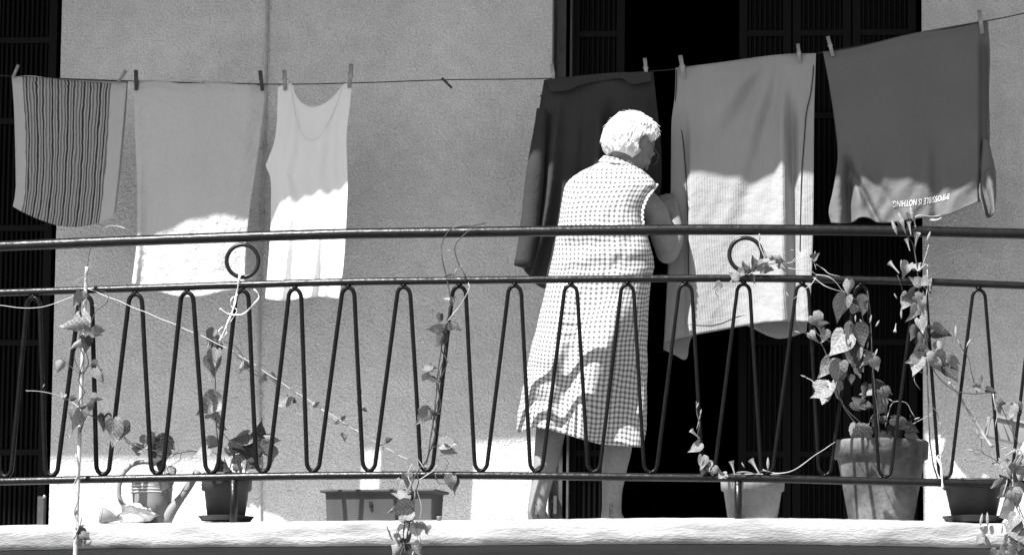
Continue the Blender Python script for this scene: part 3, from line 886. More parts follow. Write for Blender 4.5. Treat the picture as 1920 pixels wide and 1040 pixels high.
# legs and feet
FZ = FLOOR_Z + .022
limb(g, [T(1075, 640, .40, .075), T(1050, 730, .39, .066), T(1034, 800, .38, .057), T(1027, 845, .36, .050), T(1019, 890, .34, .041), T(1010, 930, .32, .035)])
lf = PW_(1006, 960, .31)
limb(g, [T(1010, 928, .32, .035), (lf + Vector((0, 0, .004)), .035)])
limb(g, [(Vector((lf.x, .315 + WD, FZ + .03)), .034), (Vector((lf.x + .005, .42 + WD, FZ + .026)), .030), (Vector((lf.x + .012, .52 + WD, FZ + .014)), .018)])
limb(g, [T(1150, 640, .42, .075), T(1160, 740, .41, .066), T(1158, 830, .41, .056), T(1152, 878, .405, .047), T(1148, 918, .40, .038), T(1147, 950, .40, .036), T(1147, 968, .40, .040)])
rf = PW_(1147, 970, .40)
limb(g, [(Vector((rf.x, .395 + WD, FZ + .032)), .036), (Vector((rf.x + .010, .50 + WD, FZ + .026)), .030), (Vector((rf.x + .02, .60 + WD, FZ + .014)), .018)])
body = remeshed(g, 'body', .0052, M['skin'], wo, 5)

# dress
ROW = [  # y, left, right, half depth, centre depth
    (292, 1143, 1176, .050, .437), (297, 1140, 1184, .054, .432), (304, 1126, 1190, .064, .424), (312, 1108, 1197, .074, .416), (322, 1088, 1209, .086, .410), (332, 1073, 1220, .096, .404),
    (340, 1065, 1227, .104, .400), (347, 1060, 1232, .110, .397), (353, 1058, 1227, .113, .395), (362, 1056, 1219, .119, .392), (375, 1054, 1211, .126, .389), (392, 1051, 1205, .134, .386), (408, 1049, 1204, .140, .384), (425, 1046, 1208, .143, .384),
    (442, 1043, 1214, .145, .385), (462, 1040, 1220, .146, .387), (482, 1036, 1225, .147, .389), (500, 1032, 1227, .149, .390), (523, 1027, 1221, .152, .390), (560, 1019, 1217, .160, .387),
    (600, 1009, 1215, .168, .383), (640, 999, 1214, .172, .380), (680, 990, 1214, .175, .380), (720, 983, 1213, .178, .380), (760, 975, 1213, .182, .380), (790, 971, 1211, .186, .380), (822, 968, 1208, .190, .380)]
NR, NT = 150, 220
HEM = [(960, 806), (975, 812), (1000, 800), (1035, 806), (1065, 815), (1100, 826), (1130, 833), (1165, 835), (1200, 838), (1215, 838)]
def sawfold(d, wl_, wr2, A):
    if d < 0: return -A * math.exp(-(d / wl_) ** 2)
    if d < wr2: return -A * math.cos(math.pi * d / wr2)
    return A * math.exp(-((d - wr2) / (wl_ * .8)) ** 2)
vs, fs, uvs, ulast = [], [], [], []
for j in range(NR + 1):
    yr = lerp(ROW[0][0], ROW[-1][0], j / NR)
    l_, r_, b_, yc = (interp([(q[0], q[k]) for q in ROW], yr) for k in (1, 2, 3, 4))
    cx, hw = (l_ + r_) / 2, (r_ - l_) / 2
    w = smoothstep(540, 690, yr)
    arcs = []
    for i in range(NT):
        th = 2 * math.pi * i / NT                                     # 0 = right, -90 deg = towards the street
        ct, s_ = math.cos(th), math.sin(th)
        e = .82                                                       # slightly squared section
        xx = math.copysign(abs(ct) ** e, ct); yy = math.copysign(abs(s_) ** e, s_)
        px = cx + hw * xx
        back = smoothstep(.05, -.5, s_)
        py = yr + (interp(HEM, px) - 822) * smoothstep(620, 822, yr)
        d = 0.0
        t = (yr - 560) / 262.0
        d += back * w * sawfold(px - lerp(1152, 1084, max(0, t)), 46, 58, .058)
        d += back * smoothstep(600, 680, yr) * sawfold(px - lerp(1040, 1028, max(0, (yr - 620) / 200)), 26, 32, .030)
        d += back * .016 * smoothstep(640, 800, yr) * math.sin(px * .085 + 1.0)
        d += back * .014 * bump(yr, 700, 16) * bump(px, 1012, 26) - back * .02 * bump(yr, 735, 18) * bump(px, 1008, 30) + back * .018 * bump(yr, 772, 14) * bump(px, 1012, 30)
        d += back * .006 * math.sin(yr * .12 + px * .02) * bump(yr, 470, 60)       # creases over the waist
        d += back * .005 * math.sin(yr * .30) * bump(yr, 610, 40) * bump(px, 1065, 30)
        d += back * .010 * bump(px - (yr - 380) * .35, 1192, 14) * bump(yr, 390, 40)  # drag folds at the armhole
        front = smoothstep(.05, .5, s_)
        d += front * w * .02 * math.sin(th * 9)
        d += .010 * nz(px * .016, yr * .010, 1) + .0045 * nz(px * .05 + yr * .03, yr * .02, 2) + .0030 * nz(px * .03, yr * .11, 4) * bump(yr, 480, 70) + .0025 * back * bump(px, 1143 - (yr - 400) * .06, 3)
        Yp = yc + b_ * yy + d
        edge_w = (1 - abs(s_)) * w * 3.0 * nz(yr * .03, 5 + ct)
        vs.append(PW_(px + edge_w, py, Yp))
        arcs.append((hw * xx, b_ * yy / unit(.55)))
    acc = [0.0]
    for i in range(NT):
        p0, p1 = arcs[i], arcs[(i + 1) % NT]
        acc.append(acc[-1] + math.hypot(p1[0] - p0[0], p1[1] - p0[1]))
    mid = acc[NT * 3 // 4]
    uvs += [((acc[i] - mid) / 9.0 + .25 + .55 * nz(acc[i] * .016, yr * .013, 3), yr / 9.0 + .75 * nz(acc[i] * .013, yr * .012, 8) + .25 * nz(acc[i] * .05, yr * .03, 9)) for i in range(NT)]
    ulast.append((acc[NT] - mid) / 9.0 + .25)
for j in range(NR):
    for i in range(NT):
        a = j * NT + i; b = j * NT + (i + 1) % NT
        fs.append((a, a + NT, b + NT, b))
dress = mk('dress', vs, fs, M['gingham'], wo)
ul = dress.data.uv_layers.new(name='UVMap')
for p in dress.data.polygons:
    for li in p.loop_indices:
        vi = dress.data.loops[li].vertex_index
        u_, v_ = uvs[vi]
        if p.index % NT == NT - 1 and vi % NT == 0: u_ = ulast[vi // NT]
        ul.data[li].uv = (u_, v_)
md = dress.modifiers.new('thickness', 'SOLIDIFY'); md.thickness = .002; md.offset = -1
# pale collar, armhole binding and hem
co = []
for k in range(41):
    th = -math.pi * .98 + math.pi * 1.96 * k / 40 - math.pi / 2
    co.append((PW_(1160 + 26 * math.cos(th), 299 - 5 * math.cos(th) * -1, .433 + .060 * math.sin(th))))
vs, fs = [], []
for k, p in enumerate(co):
    th = -math.pi * .98 + math.pi * 1.96 * k / 40 - math.pi / 2
    o_ = Vector((math.cos(th), math.sin(th), 0))
    vs += [p + Vector((0, 0, .005)), p + o_ * .006 + Vector((0, 0, .004)), p + o_ * .024 + Vector((0, 0, -.016)), p + o_ * .022 + Vector((0, 0, -.020))]
for k in range(40):
    for q in range(3):
        a = k * 4 + q
        fs.append((a, a + 4, a + 5, a + 1))
mk('collar', vs, fs, M['gingham'], dress, True, [(i * .12, i % 4 * .8) for i in range(len(vs))])
ah = catmull([PW_(1232, 346, .392), PW_(1222, 360, .335), PW_(1213, 373, .315), PW_(1206, 392, .30), PW_(1205, 408, .30), PW_(1208, 424, .31), PW_(1213, 441, .335)], 60)
G().tube([p + Vector((.003 * math.sin(i * 1.5), 0, 0)) for i, p in enumerate(ah)], .0042, 8).out('armhole_trim', M['band'], dress)

# hair: a cap of short waved locks plus loose strands
def hair_r(dv):
    a, b, c = dv.dot(hr), dv.dot(hf), dv.dot(hu)
    base = 1.0 / math.sqrt((a / .094) ** 2 + (b / .111) ** 2 + (c / .106) ** 2)
    base *= 1 + .13 * smoothstep(.35, .95, -.62 * b - .78 * c)
    face = smoothstep(.30, .55, b - .55 * max(0, c) + .10) * smoothstep(.80, .35, c)
    face = max(face, smoothstep(-.02, .22, b) * smoothstep(-.18, -.38, c))
    ear = 1 - smoothstep(.26, .40, (Vector((abs(a), b, c)) - Vector((.95, .06, -.30))).length)
    nape = smoothstep(-.86, -.96, c + .25 * max(0, b))
    cut = max(face, ear, nape)
    wv = .0013 * math.sin(30 * math.atan2(a, b - .15) + 7 * nz(a * 3, b * 3, c * 3) + 6 * c) + .0045 * nz(a * 3.5, b * 3.5, c * 3.5) + .0016 * nz(a * 16, b * 16, c * 16)
    return base * (1 - .40 * cut) + wv * (1 - cut)
vs, fs = [], []
NU, NV = 150, 90
for j in range(NV + 1):
    ph = math.pi * (j + .001) / (NV + .002)
    for i in range(NU):
        th = 2 * math.pi * i / NU
        dv = hr * (math.sin(ph) * math.cos(th)) + hf * (math.sin(ph) * math.sin(th)) + hu * math.cos(ph)
        vs.append(HC + dv * hair_r(dv))
for j in range(NV):
    for i in range(NU):
        a = j * NU + i; b = j * NU + (i + 1) % NU
        fs.append((a, a + NU, b + NU, b))
hair = mk('hair', vs, fs, M['hair'], wo)
rnd = random.Random(5)
g = G()
for k in range(2600):
    ph = math.acos(rnd.uniform(-.7, 1)); th = rnd.uniform(0, 2 * math.pi)
    dv = hr * (math.sin(ph) * math.cos(th)) + hf * (math.sin(ph) * math.sin(th)) + hu * math.cos(ph)
    if dv.dot(hf) > .5 and dv.dot(hu) < .45: continue
    crown = (hu * .9 - hf * .35 + hr * .1).normalized()
    fl = (dv - crown); fl = (fl - dv * fl.dot(dv))
    if fl.length < 1e-3: continue
    fl.normalize(); side = dv.cross(fl)
    pts, q = [], dv.copy()
    amp, fq, phs = rnd.uniform(.01, .05), rnd.uniform(5, 9), rnd.uniform(0, 6)
    lift = rnd.uniform(.0, .0035) + (rnd.random() < .05) * .009
    for n in range(7):
        rr = hair_r(q) + .0005 + lift * (n / 6) ** 2
        pts.append(HC + q * rr)
        q = (q + fl * .06 + side * amp * math.sin(n * .9 * fq / 6 + phs)).normalized()
        if q.dot(hf) > .42 and q.dot(hu) < .4 or q.dot(hu) < -.80: break
    if len(pts) > 3:
        g.tube(pts, [rnd.uniform(.0005, .0009)] * (len(pts) - 1) + [.0003], 4)
g.out('hair_strands', M['hair'], hair)

# spectacles
sg = thing('spectacles', HC + hf * .10, 'thin framed spectacles worn by the white-haired woman', 'spectacles')
g = G(); lens = []
for s in (-1, 1):
    c = HC + hf * .106 - hu * .024 + hr * .033 * s
    rg = [c + hr * .024 * math.cos(t * math.pi / 12) + hu * .019 * math.sin(t * math.pi / 12) for t in range(25)]
    g.tube(rg, .0016, 6, False)
    lens.append(rg[:-1])
    g.tube([c + hr * .024 * s, HC + hr * .078 * s + hf * .085 - hu * .018, HC + hr * .082 * s + hf * .01 - hu * .006], .0015, 6)
g.tube([HC + hf * .106 - hu * .022 - hr * .010, HC + hf * .109 - hu * .019, HC + hf * .106 - hu * .022 + hr * .010], .0014, 6)
g.out('frame', M['frame'], sg)
for q in lens:
    mk('lens', q, [tuple(range(24))], M['lens'], sg, False)
M['lens'].node_tree.nodes['Principled BSDF'].inputs['Transmission Weight'].default_value = 1.0
M['lens'].node_tree.nodes['Principled BSDF'].inputs['IOR'].default_value = 1.02
M['lens'].node_tree.nodes['Principled BSDF'].inputs['Base Color'].default_value = (.9, .9, .9, 1)
# slippers
for x, yc, dx in ((lf.x, .40 + WD, .008), (rf.x, .485 + WD, .015)):
    s = thing('slipper', (x, yc, FLOOR_Z), 'pale patterned slipper on her left foot near the slab edge' if x == lf.x else 'pale slipper on her right foot mostly hidden by the slab edge', 'slipper', 'slippers worn by the woman')
    vs, fs = [], []
    n, mseg = 26, 20
    for i in range(n + 1):
        t = i / n
        w_ = (.030 + .016 * math.sin(min(1, t * 1.2) * math.pi * .5) - .022 * smoothstep(.8, 1, t)) * math.sin(math.pi * min(1, .12 + t * 4) / 2 if t < .22 else math.pi / 2)
        hgt = lerp(.098, .050, smoothstep(.15, .75, t)) * (1 - .5 * smoothstep(.88, 1, t))
        for k in range(mseg):
            th = 2 * math.pi * k / mseg
            vs.append((x + dx * t + w_ * math.cos(th) * (1.0 if math.sin(th) < .2 else .86), yc - .125 + .25 * t, FLOOR_Z + .001 + hgt * (.5 + .5 * math.sin(th))))
    for i in range(n):
        for k in range(mseg):
            a = i * mseg + k; b = i * mseg + (k + 1) % mseg
            fs.append((a, b, b + mseg, a + mseg))
    fs += [tuple(range(mseg)), tuple(reversed(range(n * mseg, (n + 1) * mseg)))]
    mk('upper', vs, fs, M['shoe'], s)
    G().box((x - .036, yc - .128, FLOOR_Z + .0005), (x + dx + .036, yc + .12, FLOOR_Z + .014)).out('sole', M['frame'], s, False)

# ------------------------------------------------------------------ pots and other things on the balcony floor
def lathe_px(prof, cx, Y, seg=56, z_floor=None):
    """prof: (y px, half width px) from outside bottom up, over the rim and down inside"""
    u = unit(Y); c = P(cx, prof[0][0], Y)
    out = []
    for y, hw in prof:
        out.append((hw * u, P(cx, y, Y).z - c.z))
    return c, out
def pot(name, label, cat, cx, Y, prof, m, soil_y, soil_hw, group='plant pots on the balcony', saucer=None):
    c, pr = lathe_px(prof, cx, Y)
    base = c.copy()
    root = thing(name, base, label, cat, group)
    G().lathe(c, [(0.001, .002)] + pr, 56).out('pot_body', m, root)
    u = unit(Y); z = P(cx, soil_y, Y).z
    g = G(); n = 36
    vs = [Vector((c.x, c.y, z + .008))]
    for rr in (.35, .7, 1.0):
        for k in range(n):
            th = 2 * math.pi * k / n
            vs.append(Vector((c.x + rr * soil_hw * u * math.cos(th), c.y + rr * soil_hw * u * math.sin(th), z + .006 * nz(k * .9, rr * 9) * (rr < 1))))
    f = [(0, 1 + k, 1 + (k + 1) % n) for k in range(n)]
    for q in (0, 1):
        for k in range(n):
            a = 1 + q * n + k; b = 1 + q * n + (k + 1) % n
            f.append((a, a + n, b + n, b))
    g.add(vs, f); g.out('soil', M['soil'], root)
    if saucer:
        y0, y1, hw, ms = saucer
        cc = P(cx, y0, Y); h = P(cx, y1, Y).z - cc.z
        G().lathe(cc, [(.001, 0), (hw * u * .86, 0), (hw * u * .98, h), (hw * u, h), (hw * u * .96, h + .001), (hw * u * .84, .005), (.001, .005)], 56).out('saucer', ms, root)
    return root
YP = edge_Y(424) + .165
pot('plastic_pot', 'dark plastic flower pot on a saucer behind the left railing post', 'flower pot', 424, YP,
    [(967, 36), (921, 42), (919, 47.5), (889, 48.5), (887, 47), (889, 45), (905, 43)], M['plastic'], 900, 43, saucer=(976, 968, 54, M['plastic']))
YT = edge_Y(1411) + .24
pot('clay_pot', 'small pale terracotta pot beside the right railing post', 'flower pot', 1411, YT,
    [(988, 44), (922, 54), (919, 59), (893, 60.5), (891, 58), (894, 55), (905, 53)], M['terracotta_pale'], 902, 53)
YB = edge_Y(1652) + .42
pot('large_clay_pot', 'large weathered terracotta pot full of leafy vine in front of the shutter', 'flower pot', 1652, YB,
    [(990, 58), (975, 60.5), (866, 80), (862, 81), (860, 87.5), (832, 89), (828, 88.5), (826.5, 86), (830, 82), (850, 79)], M['terracotta'], 842, 80)
YC = edge_Y(1826) + .175
pot('plastic_pot', 'dark plastic pot on a wide saucer at the right end of the balcony', 'flower pot', 1826, YC,
    [(970, 41), (919, 52), (917, 57), (901, 58.5), (899, 57), (902, 54), (912, 52)], M['plastic'], 908, 53, saucer=(979, 968.5, 60, M['plastic']))
# rectangular planter
YX = edge_Y(715) + .20
pb = thing('window_box', P(715, 985, YX), 'long dark plastic planter box behind the railing with a chalky stained front', 'planter box')
u = unit(YX)
a0 = P(715, 990, YX); zt = P(715, 917, YX).z
ang = R(-9)
def rot(p, c):
    dx, dy = p[0] - c.x, p[1] - c.y
    return (c.x + dx * math.cos(ang) - dy * math.sin(ang), c.y + dx * math.sin(ang) + dy * math.cos(ang), p[2])
cc = Vector((a0.x, YX + .07, 0))
g = G()
hl, hd = 107 * u, .075
def ringbox(hx, hy, z): return [rot((cc.x + sx * hx, cc.y + sy * hy, z), cc) for sx, sy in ((-1, -1), (1, -1), (1, 1), (-1, 1))]
lay = [(hl * .965, hd * .86, a0.z), (hl * .99, hd * .98, zt - .012), (hl + .014, hd + .016, zt - .010), (hl + .014, hd + .016, zt), (hl - .004, hd - .006, zt), (hl - .010, hd - .014, zt - .03)]
for hx, hy, z in lay: g.v += ringbox(hx, hy, z)
for i in range(len(lay) - 1):
    for k in range(4):
        g.f.append((i * 4 + k, i * 4 + (k + 1) % 4, i * 4 + 4 + (k + 1) % 4, i * 4 + 4 + k))
g.f.append((3, 2, 1, 0))
bx = g.out('box', M['box'], pb, False)
bx.modifiers.new('bevel', 'BEVEL').width = .003
mk('soil', ringbox(hl - .009, hd - .013, zt - .022), [(0, 1, 2, 3)], M['soil'], pb, False)
for dx in (-.03, .075):
    p = rot((cc.x + dx, cc.y - hd - .001, lerp(a0.z, zt, .62)), cc)
    G().box((p[0] - .004, p[1] - .004, p[2] - .012), (p[0] + .005, p[1] + .003, p[2] + .010)).out('drain_clip', M['soil'], pb, False)
# watering can
YW = edge_Y(285) + .26
wc = thing('watering_can', P(285, 985, YW), 'pale watering can with a big loop handle and long spout by the lit wall', 'watering can')
u = unit(YW)
c, pr = lathe_px([(988, 33), (940, 37), (925, 38), (908, 39), (897, 39.5), (893, 36), (896, 33)], 284, YW)
G().lathe(c, [(.001, .002)] + pr, 44).out('can_body', M['can'], wc)
for y in (911, 917, 923):
    p = P(284, y, YW)
    G().lathe(p, [(38.5 * u, -.0022), (39.4 * u, -.001), (39.4 * u, .001), (38.5 * u, .0022)], 44).out('band', M['band'], wc)
hp = curve_at([(282, 866), (262, 866), (243, 874), (229, 892), (223, 915), (226, 938), (240, 955)], 30)
G().tube([P(x, y, YW - .01) for x, y in hp], 4.4 * u, 12).out('handle', M['can'], wc)
sp = [P(x, y, YW - .02) for x, y in curve_at([(308, 978), (322, 955), (345, 925), (372, 882)], 16)]
G().tube(sp, [lerp(14, 7.5, min(1, i / 8)) * u for i in range(17)], 16).out('spout', M['can'], wc)
h2 = curve_at([(276, 866), (300, 870), (314, 882), (318, 896)], 12)
G().tube([P(x, y, YW) for x, y in h2], 4.2 * u, 10).out('handle', M['can'], wc)
# spray rose lying on its side
yr_ = edge_Y(203) + .07
rs = thing('watering_rose', P(203, 978, yr_), 'grey cone shaped watering rose lying on the slab edge beside the white bag', 'watering rose')
tip, mouth = P(222, 972, yr_ + .02), P(190, 965, yr_)
axv = (mouth - tip).normalized()
g = G(); g.tube([tip, tip.lerp(mouth, .25), tip.lerp(mouth, .5), tip.lerp(mouth, .96), mouth], [.008, .013, .022, .030, .027], 24); g.out('cone', M['can'], rs)
G().tube([mouth + axv * .0005, mouth + axv * .004], .028, 24).out('sprinkler_face', M['trough'], rs)
# crumpled white plastic bag
yb_ = edge_Y(265) + .15
bg = thing('plastic_bag', P(265, 978, yb_), 'crumpled white plastic bag in front of the watering can', 'plastic bag')
g = G(); cB = P(258, 965, yb_)
vs, fs = [], []
for j in range(31):
    ph = math.pi * (j + .01) / 30.02
    for i in range(60):
        th = 2 * math.pi * i / 60
        d = Vector((math.sin(ph) * math.cos(th), math.sin(ph) * math.sin(th), math.cos(ph)))
        q = 1 + .30 * nz(d.x * 2.3 + 3, d.y * 2.3, d.z * 2.3) + .22 * abs(nz(d.x * 6, d.y * 6, d.z * 6)) + .10 * nz(d.x * 15, d.y * 15, d.z * 15)
        vs.append(cB + Vector((d.x * .062 * q, d.y * .040 * q, max(-.028, d.z * (.036 - .02 * d.x) * q))))
for j in range(30):
    for i in range(60):
        a = j * 60 + i; b = j * 60 + (i + 1) % 60
        fs.append((a, a + 60, b + 60, b))
g.add(vs, fs); g.out('film', M['bag'], bg)
# thimble cup by the planter
yt_ = edge_Y(823) + .05
tc_ = thing('small_cup', P(823, 980, yt_), 'tiny plastic cup standing on the slab edge right of the planter box', 'cup')
c, pr = lathe_px([(979, 3.4), (969, 4.6), (968, 5), (967, 4.4), (974, 3.2)], 823, yt_)
G().lathe(c, [(.0005, .0005)] + pr, 16).out('cup_body', M['can'], tc_)
# pale trough and leaning pipe at the right end
yg = edge_Y(1900) + .16
tr_ = thing('plant_trough', P(1850, 800, yg), 'pale plastic trough tilted at the right end of the balcony', 'trough')
aa, bb = P(1852, 801, yg), P(2010, 836, yg + .05)
axv = (bb - aa).normalized(); up = (Vector((0, 0, 1)) - axv * axv.z).normalized(); sd = axv.cross(up)
prf = [(-.040, .045), (-.052, .045), (-.052, .036), (-.044, .034), (-.036, -.034), (.036, -.034), (.044, .034), (.052, .036), (.052, .045), (.040, .045), (.032, -.027), (-.032, -.027)]
g = G()
for q in (aa, bb):
    for a, b in prf: g.v.append(tuple(q + sd * a + up * b))
n = len(prf)
for k in range(n): g.f.append((k, (k + 1) % n, n + (k + 1) % n, n + k))
g.f += [tuple(range(n)), tuple(reversed(range(n, 2 * n)))]
g.out('channel', M['trough'], tr_, False)
g = G()
for q in (aa + axv * .001, aa + axv * .006):
    for a, b in ((-.036, -.034), (.036, -.034), (.043, .036), (-.043, .036)): g.v.append(tuple(q + sd * a + up * b))
g.f += [(0, 1, 2, 3), (7, 6, 5, 4), (0, 4, 5, 1), (1, 5, 6, 2), (2, 6, 7, 3), (3, 7, 4, 0)]
g.out('end_cap', M['trough'], tr_, False)
for q in (-.012, .010):
    g = G(); g.tube([aa + up * q - sd * .0385 + axv * .02, bb + up * q - sd * .0385], .0022, 6); g.out('ridge', M['trough'], tr_)
yp_ = edge_Y(1890) + .07
lp = thing('leaning_pipe', P(1886, 972, yp_), 'pale leaning pipe stub behind the vine in the lower right corner', 'pipe')
G().tube([P(1884, 972, yp_), P(1928, 830, yp_ - .03)], 12 * unit(0), 18).out('pipe', M['trough'], lp)
# grey stick on the shirt side of the rail, cane, string, ties
yc_ = lambda x: edge_Y(x) - .02
cn = thing('bamboo_cane', P(140, 1040, yc_(140)), 'pale bamboo cane rising past the slab edge with a vine wound round it', 'cane')
cp = curve_at([(137, 1120), (141, 1040), (144, 960), (148, 860), (151, 760), (155, 660), (159, 580), (161, 530), (163, 500)], 80)
cr_ = []
for i in range(81):
    k = abs((i / 80 * 9) % 1 - .5) * 2
    cr_.append((.0086 - .0022 * i / 80) * (1 + .16 * smoothstep(.88, 1, k)))
G().tube([P(x, y, yc_(x)) for x, y in cp], cr_, 12).out('cane', M['cane'], cn)
G().tube([P(x, y, rail_Y(150) - .018) for x, y in curve_at([(164, 500), (166, 485), (170, 466), (177, 462)], 10)], .0016, 6).out('tip', M['stem'], cn)
st = thing('garden_string', P(165, 541, rail_Y(165) - .015), 'white string stretched slanting from the cane down to the planter box', 'string')
sp = catmull([P(165, 541, rail_Y(165) - .018), P(260, 580, rail_Y(260) - .01), P(420, 650, rail_Y(420) + .02), P(560, 738, rail_Y(560) + .06), P(700, 826, rail_Y(700) + .10), P(778, 868, rail_Y(778) + .13)], 60)
G().tube([p + Vector((0, 0, .0015 * math.sin(i * 1.3))) for i, p in enumerate(sp)], .0014, 6).out('cord', M['string'], st)
st2 = thing('garden_string', P(20, 575, rail_Y(20) - .015), 'thin string running left from the cane across the dark shutter', 'string')
G().tube([P(x, y, rail_Y(max(0, x)) - .014) for x, y in curve_at([(-60, 568), (0, 572), (40, 577), (80, 575), (120, 562), (158, 545)], 40)], .0010, 6).out('cord', M['string'], st2)
def ribbon(root, pts, w, Yf, m=None):
    c = curve_at(pts, 36)
    vs, fs = [], []
    for i, (x, y) in enumerate(c):
        p = P(x, y, Yf(x) + .004 * math.sin(i * .5))
        t = Vector((c[min(i + 1, 36)][0] - c[max(i - 1, 0)][0], c[min(i + 1, 36)][1] - c[max(i - 1, 0)][1], 0)).normalized()
        n = CR * t.y + CU * t.x
        k = .75 * w * (.35 + .65 * abs(math.cos(i * .35))) / 2
        q = CB * k * math.sin(i * .35) * .8
        vs += [p + n * k + q, p - n * k - q]
    for i in range(36): fs.append((2 * i, 2 * i + 1, 2 * i + 3, 2 * i + 2))
    o = mk('strip', vs, fs, m or M['band'], root)
    s = o.modifiers.new('t', 'SOLIDIFY'); s.thickness = .0006
yr2 = lambda x: rail_Y(x) - .016
rb = thing('cloth_tie', P(448, 515, yr2(448)), 'white rag tie knotted on the left ring of the railing and trailing down', 'tie')
ribbon(rb, [(456, 478), (454, 500), (449, 520), (445, 545), (438, 575), (430, 598), (420, 622), (412, 640)], .012, yr2)
ribbon(rb, [(412, 578), (425, 587), (440, 590), (458, 587), (474, 572), (485, 558), (482, 548), (476, 542)], .008, yr2)
ribbon(rb, [(446, 552), (434, 560), (434, 574), (444, 582), (432, 604)], .005, yr2)
ribbon(rb, [(418, 612), (410, 620), (416, 632), (424, 625), (424, 612)], .004, yr2)
rb2 = thing('cloth_tie', P(1767, 900, yr2(1767)), 'white rag strip tied round the bottom rail by the right dark pot', 'tie')
ribbon(rb2, [(1761, 815), (1764, 835), (1767, 848), (1758, 856), (1763, 870), (1766, 890), (1768, 915)], .013, yr2)
cs = thing('split_cane', P(1862, 838, rail_Y(1862) + .03), 'bleached split cane slanting between the right zigzag bars', 'cane')
ribbon(cs, [(1779, 716), (1795, 736), (1812, 765), (1826, 786), (1845, 815), (1861, 838)], .015, lambda x: rail_Y(x) + .035, M['cane'])

# ------------------------------------------------------------------ climbing vines
def leaf_mesh(name, seed, curl, fold, m, sub=7, lobed=0.0):
    rn = random.Random(seed)
    skew = rn.uniform(-1, 1)
    vs, fs = [], []
    # heart outline: half width against length
    W_ = [(0, .22), (.06, .34), (.14, .40), (.25, .42), (.38, .375), (.52, .285), (.66, .185), (.80, .10), (.92, .035), (1, .0)]
    n = 10
    for i in range(n + 1):
        t = i / n
        hw = interp(W_, t) * (1 + lobed * math.sin(t * 9) * (t < .7))
        for k in (-2, -1, 0, 1, 2):
            s = k / 2
            y = t - .20 * (abs(s) ** .8) * (1 - smoothstep(0, .30, t)) + (.06 * (1 - t) if abs(k) == 2 else 0) * (1 - smoothstep(0, .2, t))
            x = hw * s * (1 + .18 * skew * s) + .10 * skew * math.sin(t * 3.0)
            z = fold * abs(x) * 1.0 - curl * t * t + .05 * math.sin(t * 7 + seed) * abs(s) + .03 * rn.uniform(-1, 1) * abs(s)
            z += (.030 if abs(k) == 1 else 0) + .010 * (1 if i % 2 else -1) * abs(s) * (1 - t) + .10 * skew * s * t + .06 * math.sin(seed * 1.7 + t * 5 + s * 2) * abs(s)
            vs.append((x, y, z))
    for i in range(n):
        for k in range(4):
            a = i * 5 + k
            fs.append((a, a + 1, a + 6, a + 5))
    me = bpy.data.meshes.new(name); me.from_pydata(vs, [], fs); me.update()
    me.polygons.foreach_set('use_smooth', [True] * len(me.polygons))
    me.materials.append(m)
    return me
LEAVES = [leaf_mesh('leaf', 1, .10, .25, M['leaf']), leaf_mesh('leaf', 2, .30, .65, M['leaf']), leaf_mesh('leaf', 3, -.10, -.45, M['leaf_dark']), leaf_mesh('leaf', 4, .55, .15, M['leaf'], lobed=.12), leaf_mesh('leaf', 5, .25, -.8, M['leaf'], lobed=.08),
          leaf_mesh('leaf', 6, -.25, .45, M['leaf'], lobed=.10), leaf_mesh('leaf', 7, .40, -.35, M['leaf_mid'], lobed=-.08), leaf_mesh('leaf', 8, .75, .6, M['leaf'], lobed=.16), leaf_mesh('leaf', 9, .10, .95, M['leaf_mid']), leaf_mesh('leaf', 10, .5, -1.0, M['leaf'], lobed=.14)]
def flower_mesh():
    g = G()
    pr = [(.035, 0), (.05, .25), (.07, .5), (.10, .72), (.16, .92), (.20, 1.0)]
    n = 12
    for r, y in pr:
        for k in range(n):
            th = 2 * math.pi * k / n
            rr = r * (1 + .14 * math.sin(5 * th) * (y > .6))
            g.v.append((rr * math.cos(th), y, rr * math.sin(th)))
    for i in range(len(pr) - 1):
        for k in range(n):
            a = i * n + k; b = i * n + (k + 1) % n
            g.f.append((a, b, b + n, a + n))
    me = bpy.data.meshes.new('flower'); me.from_pydata(g.v, [], g.f); me.update(); me.materials.append(M['petal'])
    me.polygons.foreach_set('use_smooth', [True] * len(me.polygons))
    g = G()
    pr = [(.02, 0), (.09, .2), (.13, .45), (.10, .75), (.02, 1.0)]
    for r, y in pr:
        for k in range(8):
            th = 2 * math.pi * k / 8
            g.v.append((r * math.cos(th), y, r * math.sin(th)))
    for i in range(len(pr) - 1):
        for k in range(8):
            a = i * 8 + k; b = i * 8 + (k + 1) % 8
            g.f.append((a, b, b + 8, a + 8))
    m2 = bpy.data.meshes.new('bud'); m2.from_pydata(g.v, [], g.f); m2.update(); m2.materials.append(M['petal'])
    return me, m2
FLOWER, BUD = flower_mesh()
rv = random.Random(11)
def place(root, me, nm, x, y, L, ang, Y, tilt=None, roll=None, wide=1.0, orient=None):
    u = unit(Y)
    a = R(ang)
    d = CR * math.cos(a) - CU * math.sin(a) + CB * (rv.uniform(-.5, .45) if tilt is None else tilt)
    d.normalize()
    z = (CB - d * CB.dot(d)).normalized()
    z = Matrix.Rotation(rv.uniform(-.7, .7) if roll is None else roll, 3, d) @ z
    xv = d.cross(z)
    s = L * u * math.sqrt(1 + .0)
    s *= .97
    mt = Matrix.Translation(P(x, y, Y)) @ Matrix((xv, d, z)).transposed().to_4x4() @ Matrix.Diagonal((s * wide, s, s, 1))
    return inst(nm, me, mt, root)
